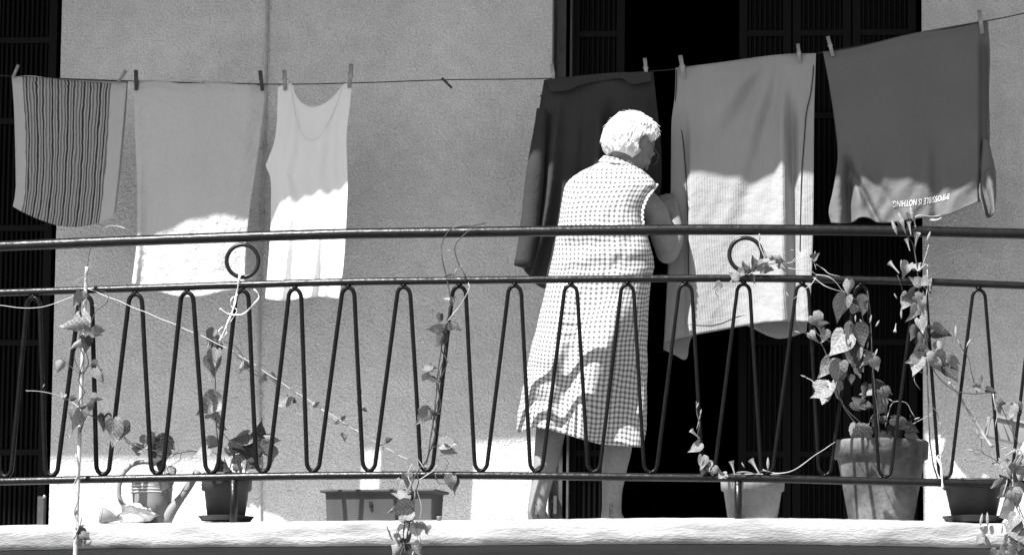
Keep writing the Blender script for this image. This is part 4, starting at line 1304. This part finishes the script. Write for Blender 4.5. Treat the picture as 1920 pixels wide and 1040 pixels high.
def vine(label, base, Yf, stems, leaves=(), flowers=(), buds=(), name='climbing_vine'):
    x0, y0 = base
    root = thing(name, P(x0, y0, Yf(x0)), label, 'vine', 'climbing vines on the balcony railing')
    for s in stems:
        pts, r, m = s[0], s[1], s[2] if len(s) > 2 else 'stem'
        n = max(8, int(sum(math.hypot(a[0]-b[0], a[1]-b[1]) for a, b in zip(pts, pts[1:])) / 8))
        c = curve_at(pts, n)
        q = []
        for i, (x, y) in enumerate(c):
            q.append(P(x + 1.3 * nz(i * .35, x0), y, Yf(x) + .006 * math.sin(i * .7 + x0)))
        G().tube(q, [1.2 * r * lerp(1.1, .7, i / n) * (1 + .25 * (i % 7 == 3)) for i in range(n + 1)], 6).out('stem', M[m], root)
    for q in leaves:
        x, y, L, ang = q[:4]
        k = q[4] if len(q) > 4 and q[4] is not None else rv.randrange(10)
        tilt = q[5] if len(q) > 5 else None
        Yo = q[6] if len(q) > 6 else 0
        if k in (0, 1, 3, 4) and rv.random() < .5: k = rv.choice((0, 1, 3, 4, 5, 6, 7, 8, 9))
        place(root, LEAVES[k], 'leaf', x, y, L, ang + rv.uniform(-14, 14), Yf(x) - .008 + Yo + rv.uniform(-.012, .012), tilt if tilt is None else tilt + rv.uniform(-.3, .3), None, rv.uniform(.78, 1.08))
    for x, y, L, ang in flowers: place(root, FLOWER, 'flower', x, y, L * .82, ang, Yf(x) - .010)
    for x, y, L, ang in buds: place(root, BUD, 'bud', x, y, L, ang, Yf(x) - .006, 0)
    return root
S, PSt = .0019, 'palestem'
yA = lambda x: edge_Y(x) - .034
vine('vine with large heart shaped leaves twined round the bamboo cane at the left', (143, 1030), yA,
     [([(138, 1010), (147, 985), (139, 960), (146, 935), (138, 912), (147, 885), (142, 850)], .0026, PSt), ([(150, 810), (158, 780), (147, 755), (159, 735), (148, 715), (152, 690), (158, 670), (150, 650), (155, 625)], S), ([(155, 775), (140, 757), (120, 745), (95, 737), (72, 733), (50, 732)], .0012, PSt),
      ([(152, 700), (142, 680), (140, 660), (148, 640), (150, 620)], S), ([(156, 700), (166, 680), (160, 655), (158, 645)], S), ([(168, 620), (172, 600), (182, 582), (198, 570), (204, 556), (198, 547), (186, 545)], .0012), ([(150, 590), (148, 570), (152, 555), (147, 540)], S),
      ([(160, 540), (158, 520), (165, 500), (160, 515), (146, 525), (138, 535), (145, 548)], .001, PSt), ([(158, 775), (175, 780), (190, 785), (205, 782)], S), ([(143, 1000), (150, 985), (152, 970)], S), ([(156, 690), (178, 683)], .0012), ([(150, 700), (130, 685), (112, 670)], .0012), ([(236, 430), (225, 425), (205, 423), (196, 428)], .0012, PSt)],
     [(166, 612, 56, 158, 0, .1), (160, 632, 34, 88, 2), (152, 634, 30, 140, 4), (150, 546, 36, 112, 0), (118, 680, 26, 112, 3), (172, 618, 24, 20, 3), (178, 610, 26, 40), (172, 682, 24, 28, 2), (180, 690, 34, 50, 3), (150, 762, 22, -30), (150, 770, 56, 96, 1, .15), (140, 768, 44, 120, 3), (164, 760, 32, -15, 0), (170, 748, 26, 20), (196, 778, 34, 95, 2), (212, 785, 62, 100, 0, .05), (228, 790, 40, 105, 1), (152, 1000, 22, 35), (146, 992, 26, 80, 2), (122, 744, 18, 200), (132, 748, 16, 0, 2)],
     [], [(122, 750, 18, -120), (55, 733, 8, 190), (80, 726, 8, -60), (175, 572, 9, 10), (166, 482, 7, 30)])
yB = lambda x: edge_Y(x) + .13
vine('potted vine growing up from the dark pot to the left ring', (424, 896), yB,
     [([(424, 896), (414, 860), (408, 820), (404, 780), (404, 730), (403, 690)], S), ([(404, 700), (408, 665), (415, 640), (412, 625)], S, PSt), ([(420, 640), (440, 648), (455, 668), (462, 690), (475, 700), (490, 706)], .0015), ([(426, 896), (440, 850), (462, 832), (480, 838), (500, 845)], S), ([(424, 896), (405, 850), (385, 848), (360, 845), (340, 848), (325, 850), (300, 845), (275, 842), (248, 832), (235, 820), (230, 812)], .0015),
      ([(408, 800), (425, 820), (440, 838)], .0015), ([(460, 896), (462, 870), (470, 850), (480, 830)], S), ([(485, 900), (492, 870), (490, 840), (495, 800)], S), ([(450, 896), (455, 870), (447, 845)], .0012, PSt), ([(340, 848), (338, 860), (328, 868), (310, 880)], .001), ([(396, 700), (392, 720), (400, 735), (408, 742)], .0008, PSt), ([(488, 930), (480, 935), (500, 910), (504, 895)], .001, PSt)],
     [(398, 622, 36, 100, 0), (402, 618, 30, 120, 3), (410, 645, 36, 115, 2), (404, 668, 42, 90, 1, .1), (408, 655, 34, 80, 0), (414, 756, 52, 170, 0, .05), (404, 770, 42, 60, 1), (388, 828, 34, 20, 0), (388, 842, 36, 150, 4), (432, 838, 40, 20, 0, .2), (428, 842, 32, 80, 1), (465, 812, 42, 165, 3), (470, 830, 44, 170, 2), (492, 846, 66, -88, 2, .1), (478, 838, 50, 100, 2), (486, 830, 46, 60, 2), (498, 820, 34, 10, 4), (506, 836, 36, 85, 4), (424, 894, 48, -98, 2), (416, 890, 40, -80, 4), (448, 882, 24, -80), (435, 856, 34, -20, 0), (476, 860, 34, 95, 3)],
     [], [(330, 848, 12, -150)])
yBw = lambda x: edge_Y(x) + .16
vine('leafy runner with a dark round leaf above the watering can', (300, 850), yBw,
     [([(232, 818), (242, 832), (262, 838), (285, 843), (305, 852), (318, 858), (330, 850), (336, 842)], .0015), ([(300, 850), (310, 866), (314, 880)], .0012)],
     [(272, 842, 30, 200, 0), (268, 830, 28, -20, 3), (282, 830, 28, -60, 0), (292, 818, 66, 95, 2, .1), (286, 836, 60, 70, 2, 0), (312, 876, 44, 90, 4), (308, 890, 40, 100, 2), (262, 840, 24, 170)], [], [(327, 845, 14, -100), (226, 838, 8, 100), (230, 818, 9, -90)])
yV = lambda x: edge_Y(x) - .004
vine('vine climbing a zigzag bar from the planter box and looping over the top rail', (765, 1035), yV,
     [([(745, 1050), (762, 1010), (770, 960), (772, 910), (785, 880), (800, 862), (806, 830), (812, 790), (817, 750), (821, 700), (828, 650), (835, 610), (845, 575), (842, 545), (836, 515), (829, 485), (828, 460), (836, 440), (850, 427), (868, 424), (890, 422), (910, 418)], .0022), ([(836, 606), (850, 588), (868, 565), (880, 540), (878, 530)], .0017, PSt), ([(873, 518), (864, 502), (856, 485), (853, 468), (858, 452), (868, 442), (880, 432), (893, 428), (894, 434)], .0017), ([(840, 600), (828, 650), (838, 680), (822, 720), (826, 760), (812, 790), (816, 820), (804, 850), (800, 870)], .0020), ([(830, 640), (836, 660), (824, 700), (827, 730), (816, 770), (818, 800), (808, 840)], .0016),
      ([(772, 1045), (782, 1000), (768, 960), (778, 925), (765, 890), (774, 868)], .0022, PSt), ([(760, 1040), (756, 1000), (764, 960), (775, 930), (785, 900), (778, 880)], .0020), ([(725, 985), (732, 1005), (742, 1020), (750, 1040)], .0015), ([(788, 1030), (786, 990), (790, 950), (782, 920)], .0010, PSt), ([(785, 900), (800, 890), (812, 882), (822, 870)], .0016, PSt), ([(808, 840), (822, 835), (835, 838)], .0013), ([(816, 890), (822, 905), (838, 905), (850, 895)], .0013), ([(830, 888), (838, 872), (842, 868), (836, 860)], .001), ([(812, 800), (822, 812), (832, 818), (838, 808)], .001), ([(795, 878), (785, 862), (778, 850)], .001, PSt), ([(834, 518), (842, 515), (852, 516), (856, 524)], .0022), ([(800, 700), (812, 695), (822, 698)], .001)],
     [(850, 562, 22, 190, 3), (846, 568, 18, -60, 0), (826, 588, 22, 100, 2), (846, 602, 30, 20, 4), (830, 612, 34, 178, 0, .3), (832, 624, 38, 125, 2), (808, 684, 24, 170, 0), (800, 692, 22, -20, 3), (806, 702, 24, 120, 1), (810, 706, 22, 60, 2), (798, 768, 36, 120, 0), (790, 765, 34, 60, 0), (806, 772, 24, 20, 3), (828, 835, 34, 0, 0, .2), (834, 832, 30, 40, 1), (844, 898, 34, 80, 2), (852, 892, 30, 110, 4), (760, 888, 30, 75, 3), (752, 900, 32, 110, 0), (766, 925, 36, 175, 0), (770, 930, 30, 100, 2), (772, 955, 48, 160, 0, .1), (764, 962, 40, 120, 4), (764, 1010, 46, 80, 2), (776, 1022, 40, 50, 1), (752, 1020, 32, 110, 4), (770, 1030, 30, 30, 0), (742, 1000, 14, 80), (786, 980, 26, 95, 3), (800, 985, 20, 90)],
     [], [(744, 992, 14, 70), (846, 471, 9, 200), (866, 494, 9, 100), (852, 512, 11, -60), (790, 840, 10, -70), (774, 845, 9, -90)])
yS = lambda x: rail_Y(x) + .07
vine('thin vine running along the slanting white string', (600, 770), yS,
     [([(430, 655), (450, 672), (470, 690), (490, 700), (500, 712)], .0015), ([(552, 768), (562, 776), (578, 780), (586, 772), (580, 760)], .001, PSt), ([(600, 764), (620, 780), (640, 792), (660, 802), (690, 820), (720, 842)], .0013, PSt), ([(632, 795), (650, 786), (670, 782), (678, 770)], .001, PSt), ([(676, 775), (670, 750), (678, 735), (672, 718)], .0014), ([(644, 812), (648, 826), (645, 830)], .001, PSt), ([(712, 835), (728, 828), (722, 820)], .001)],
     [(456, 676, 26, 110, 0), (500, 702, 32, 105, 0), (508, 702, 26, 60, 3), (540, 744, 32, 135, 0, .1), (542, 748, 20, 20, 2), (645, 812, 18, 80, 3), (587, 760, 16, -30), (634, 790, 14, -160), (640, 786, 12, -60), (724, 826, 16, -30, 2), (680, 768, 12, 20, 2)], [], [(674, 722, 9, -60), (676, 745, 9, -20)])
yR = lambda x: rail_Y(x) - .020
vine('tangle of small leaves on the right ring and mid rail', (1395, 515), yR,
     [([(1424, 438), (1424, 458), (1430, 475), (1436, 492), (1424, 505), (1405, 512), (1380, 520), (1368, 528)], .0016, PSt), ([(1440, 495), (1465, 493), (1485, 492), (1500, 485), (1512, 480), (1524, 486), (1530, 505)], .0014, PSt), ([(1455, 497), (1480, 503), (1505, 506), (1525, 510), (1532, 520)], .0013, PSt), ([(1530, 520), (1520, 535), (1508, 542), (1498, 552), (1488, 560)], .0013, PSt), ([(1376, 524), (1368, 530)], .0014, PSt), ([(1352, 532), (1346, 540), (1341, 547), (1346, 556)], .0014), ([(1530, 495), (1545, 505), (1552, 512), (1560, 515), (1575, 518)], .0014, PSt)],
     [(1385, 520, 24, 200, 0), (1388, 512, 20, -40, 3), (1400, 512, 20, -70), (1410, 502, 22, -20, 0), (1425, 508, 26, -50, 0), (1418, 498, 22, -110, 2), (1430, 490, 20, 160), (1436, 498, 24, 20, 1), (1446, 490, 20, -30, 0), (1456, 486, 20, 20, 3), (1440, 482, 20, -100), (1464, 492, 20, 60), (1398, 505, 18, -100, 2), (1378, 512, 18, 100, 4), (1405, 518, 20, 60, 2), (1350, 530, 20, 140, 3), (1524, 484, 18, -40), (1462, 484, 18, -150, 4)], [], [(1424, 452, 14, -90), (1482, 468, 8, 10), (1486, 492, 10, -60), (1527, 480, 10, -80), (1480, 558, 14, -120)])
yD = lambda x: rail_Y(x) - .022
vine('hanging vine with the biggest pale leaves in front of the dark shutter', (1560, 700), yD,
     [([(1530, 515), (1552, 518), (1568, 530), (1580, 545), (1590, 549)], .0016, PSt), ([(1525, 520), (1545, 535), (1562, 542), (1585, 548)], .0014, PSt), ([(1640, 832), (1610, 800), (1580, 760), (1566, 720), (1556, 680), (1552, 670), (1540, 645), (1522, 632), (1505, 620), (1492, 598)], .0015), ([(1626, 545), (1632, 590), (1634, 635), (1636, 680), (1640, 730), (1646, 780), (1650, 835)], .0016), ([(1588, 549), (1602, 560), (1622, 570)], .0013), ([(1580, 560), (1574, 552), (1570, 568)], .0013, PSt), ([(1526, 615), (1535, 628), (1565, 645)], .0013), ([(1512, 708), (1522, 713), (1534, 725), (1540, 735)], .0012, PSt), ([(1582, 640), (1580, 690), (1576, 730)], .0013), ([(1615, 570), (1618, 600), (1628, 616)], .0011)],
     [(1592, 526, 32, 88, 0, .1), (1587, 556, 56, 100, 1, .1), (1606, 562, 36, 45, 2, -.2), (1600, 570, 30, 20, 3), (1603, 612, 52, 75, 2, -.1), (1600, 608, 46, 110, 2), (1605, 650, 50, 80, 2), (1608, 656, 40, 95, 0, .3), (1582, 626, 56, 118, 0, .1), (1590, 630, 40, 60, 1), (1556, 672, 46, 108, 0, .1), (1562, 674, 36, 40, 3), (1574, 680, 50, 85, 1, .1), (1580, 690, 36, 110, 3), (1558, 718, 54, 108, 3, .2), (1550, 726, 42, 140, 0), (1566, 722, 44, 70, 1), (1546, 618, 28, 92, 0, .1), (1524, 592, 36, 40, 3), (1518, 624, 26, 60, 0), (1536, 604, 20, 20, 2), (1606, 690, 22, 70, 2), (1592, 704, 20, 85, 2), (1620, 566, 26, 90, 2), (1640, 668, 36, 140, 3), (1634, 674, 28, 60, 0)],
     [], [(1512, 707, 12, 200), (1534, 724, 14, 215), (1572, 568, 14, 100), (1500, 624, 12, 200), (1604, 590, 14, 90), (1612, 598, 14, 60), (1634, 590, 16, 100), (1642, 612, 14, -60), (1628, 640, 14, 100), (1627, 656, 10, 180), (1640, 668, 16, -70)])
yE = lambda x: edge_Y(x) + .34
vine('low leafy growth at the top of the large terracotta pot', (1652, 838), yE,
     [([(1652, 842), (1645, 800), (1642, 770), (1640, 740)], .0018), ([(1640, 840), (1620, 800), (1600, 780), (1580, 758)], .0014), ([(1670, 842), (1680, 800), (1700, 800), (1720, 790), (1738, 780), (1755, 770)], .0014, PSt), ([(1660, 800), (1670, 760), (1680, 752), (1700, 755), (1708, 770), (1715, 782)], .0013, PSt), ([(1690, 842), (1690, 815), (1705, 800)], .0013), ([(1630, 842), (1625, 815), (1632, 782)], .0012, PSt), ([(1710, 795), (1706, 778)], .001), ([(1655, 840), (1652, 815), (1668, 805), (1700, 795)], .0013)],
     [(1634, 726, 30, 165, 0, .2), (1628, 722, 30, 120, 2), (1640, 720, 40, 30, 2), (1648, 732, 38, 60, 0, .2), (1658, 728, 30, 100, 3), (1600, 752, 42, 30, 2), (1612, 762, 24, 10, 0), (1640, 750, 26, 60, 0), (1650, 752, 30, 70, 3), (1652, 762, 26, 110), (1662, 786, 24, 180, 0), (1672, 784, 22, 10, 0), (1612, 795, 44, 108, 1, .3), (1606, 796, 42, 85, 4, .3), (1700, 800, 28, 20, 3), (1700, 796, 30, 160, 4), (1706, 806, 26, 50), (1690, 812, 26, 160, 2), (1640, 800, 26, 40, 2), (1628, 812, 26, 150), (1650, 812, 30, 100, 3), (1664, 806, 30, 30, 2), (1674, 815, 24, 140), (1636, 792, 22, -20), (1685, 828, 20, 80, 0), (1646, 824, 30, 20, 4), (1620, 826, 30, 40), (1694, 790, 24, -150, 2), (1676, 835, 24, 30, 2)],
     [], [(1632, 786, 12, -60), (1674, 752, 10, -150), (1714, 786, 12, -20), (1648, 775, 14, 80), (1678, 822, 14, 90), (1738, 780, 10, 0)])
yF = lambda x: rail_Y(x) - .018
vine('tall flowering vine bound to the zigzag bar beside the door edge', (1742, 860), yF,
     [([(1760, 905), (1748, 860), (1742, 800), (1740, 740), (1738, 690), (1733, 650), (1728, 610), (1724, 570), (1722, 530), (1718, 490), (1712, 460), (1700, 440), (1688, 425), (1682, 415)], .0024), ([(1716, 470), (1716, 450), (1712, 430)], .0015), ([(1724, 510), (1736, 480), (1742, 455), (1740, 465)], .0015, PSt), ([(1692, 545), (1688, 530), (1682, 515)], .0015), ([(1740, 670), (1755, 700), (1775, 722), (1800, 735), (1830, 738), (1858, 736), (1872, 748)], .0018), ([(1832, 737), (1822, 700), (1815, 670), (1805, 655), (1800, 645)], .0015), ([(1808, 660), (1816, 645), (1814, 650)], .001), ([(1742, 640), (1748, 625), (1752, 618)], .0015), ([(1733, 700), (1716, 695), (1715, 715), (1725, 730)], .001, PSt), ([(1745, 760), (1755, 770), (1760, 785)], .0012), ([(1732, 650), (1738, 600), (1736, 560), (1740, 530), (1738, 505)], .0018, PSt), ([(1728, 680), (1722, 640), (1716, 600), (1722, 560)], .0016), ([(1704, 412), (1700, 398), (1712, 410)], .0012), ([(1718, 432), (1714, 412), (1722, 404), (1745, 406), (1765, 404)], .0024, PSt), ([(1742, 412), (1755, 413), (1765, 409)], .0040, PSt)],
     [(1704, 496, 32, 100, 0, .2), (1718, 505, 22, -60, 3), (1728, 528, 28, -150, 0, .2), (1740, 522, 26, 160, 3), (1736, 535, 22, 60), (1712, 545, 30, 160, 0), (1716, 555, 28, 20), (1700, 552, 36, 120, 0, .2), (1728, 560, 30, 70, 1), (1718, 572, 34, 100, 3), (1712, 580, 30, 30, 0, .2), (1724, 598, 34, 80, 0), (1716, 612, 30, 120, 2), (1730, 606, 28, 40, 3), (1734, 622, 30, 90, 0, .2), (1724, 632, 32, 110, 2), (1722, 648, 34, 90, 0), (1732, 660, 30, 60, 3), (1718, 670, 40, 100, 0, .2), (1724, 664, 32, 160, 0), (1738, 668, 28, 20, 3), (1752, 620, 38, 25, 2), (1762, 640, 28, 95, 4), (1756, 660, 28, 20, 0), (1766, 668, 34, 60, 0, .2), (1774, 685, 40, 48, 2), (1750, 676, 30, 60, 3), (1778, 672, 28, 30, 0), (1842, 722, 28, -60, 3), (1850, 730, 22, 20, 2), (1836, 728, 18, -160)],
     [(1698, 437, 34, -112), (1708, 440, 32, -98), (1716, 462, 34, -80), (1686, 512, 36, -130), (1706, 470, 30, -105), (1722, 508, 26, -40), (1744, 546, 24, -90), (1680, 606, 22, 100)],
     [(1682, 440, 30, -110), (1696, 424, 30, -115), (1712, 414, 30, -100), (1738, 452, 20, -70), (1742, 545, 26, -80), (1692, 510, 24, -95), (1812, 650, 18, -60), (1800, 648, 14, -110), (1793, 635, 26, -92), (1760, 790, 14, 60), (1690, 580, 18, 90), (1734, 580, 28, 80), (1682, 560, 12, -120)])
yG = lambda x: edge_Y(x) - .01
vine('pale tangled vine filling the lower right corner of the balcony', (1900, 980), yG,
     [([(1935, 1010), (1915, 960), (1902, 920), (1890, 890), (1870, 865), (1850, 852), (1840, 846), (1836, 820)], .0018), ([(1905, 940), (1898, 900), (1904, 870), (1925, 840)], .0022, PSt), ([(1880, 930), (1888, 900), (1880, 870), (1872, 858)], .0020, PSt), ([(1872, 748), (1885, 780), (1896, 805), (1908, 830)], .0016), ([(1895, 850), (1910, 842), (1918, 852), (1922, 880)], .0020, PSt), ([(1900, 935), (1912, 965), (1925, 985)], .0016), ([(1862, 738), (1866, 760), (1870, 778), (1866, 800)], .0018, PSt), ([(1840, 846), (1832, 842), (1824, 845), (1832, 852), (1840, 850)], .001), ([(1870, 1045), (1858, 1020), (1845, 1000), (1838, 1005)], .0016), ([(1866, 1045), (1860, 1025), (1852, 1000)], .0012, PSt), ([(1880, 1045), (1882, 1010)], .001), ([(1890, 1010), (1905, 1000), (1912, 960), (1905, 930)], .0018, PSt), ([(1915, 1045), (1912, 1000), (1895, 950)], .0014)],
     [(1896, 758, 30, 100, 0), (1902, 756, 32, 60, 1), (1912, 758, 22, 90, 2), (1876, 870, 34, 60, 0), (1890, 866, 32, 170, 0), (1900, 868, 30, 100, 3), (1885, 880, 30, 110, 0), (1896, 890, 34, 80, 2), (1905, 905, 36, 90, 2), (1888, 912, 32, 120, 0), (1910, 880, 32, 20, 0), (1898, 920, 36, 60, 3), (1880, 900, 28, 150, 0), (1906, 968, 40, 120, 0, .2), (1896, 980, 44, 95, 0, .2), (1910, 978, 48, 80, 1, .2), (1918, 1000, 36, 100, 2), (1880, 1022, 30, 60, 0), (1868, 1030, 26, 120, 3), (1890, 1030, 26, 20, 0), (1840, 1005, 24, 130, 3), (1918, 855, 30, 150, 0), (1870, 752, 22, 10, 3), (1872, 762, 20, 80, 0)],
     [(1838, 848, 36, -88), (1846, 1006, 26, -110), (1884, 855, 30, -30)], [(1826, 845, 14, 190), (1836, 820, 18, -110), (1878, 842, 14, -20), (1838, 985, 24, -80), (1852, 985, 26, -92), (1878, 1000, 20, -85)])
yH = lambda x: rail_Y(x) - .016
vine('small flowering runner creeping along the bottom rail to the large pot', (1320, 882), yH,
     [([(1306, 752), (1307, 775), (1312, 795), (1308, 815), (1312, 835), (1312, 850), (1320, 872), (1330, 885), (1350, 888), (1370, 892), (1395, 890), (1415, 888), (1432, 882), (1446, 886)], .0018), ([(1430, 880), (1442, 884), (1455, 887), (1480, 884), (1500, 874), (1525, 855), (1545, 842), (1566, 828)], .0018, PSt), ([(1314, 775), (1310, 790), (1306, 805)], .001, PSt), ([(1380, 885), (1398, 884), (1412, 886)], .0014, PSt)],
     [(1312, 830, 30, 130, 0), (1316, 855, 28, 100, 0, .2), (1322, 866, 30, 70, 2), (1330, 868, 28, 110, 0), (1336, 880, 22, 30, 3), (1320, 876, 26, 100, 2), (1350, 886, 18, 10), (1362, 888, 18, 160, 3)],
     [(1312, 822, 30, -135), (1378, 890, 34, -105), (1424, 888, 40, -120), (1330, 884, 28, -80)], [(1306, 765, 12, -70), (1313, 778, 12, -80), (1396, 876, 12, -120), (1440, 880, 24, -90)])
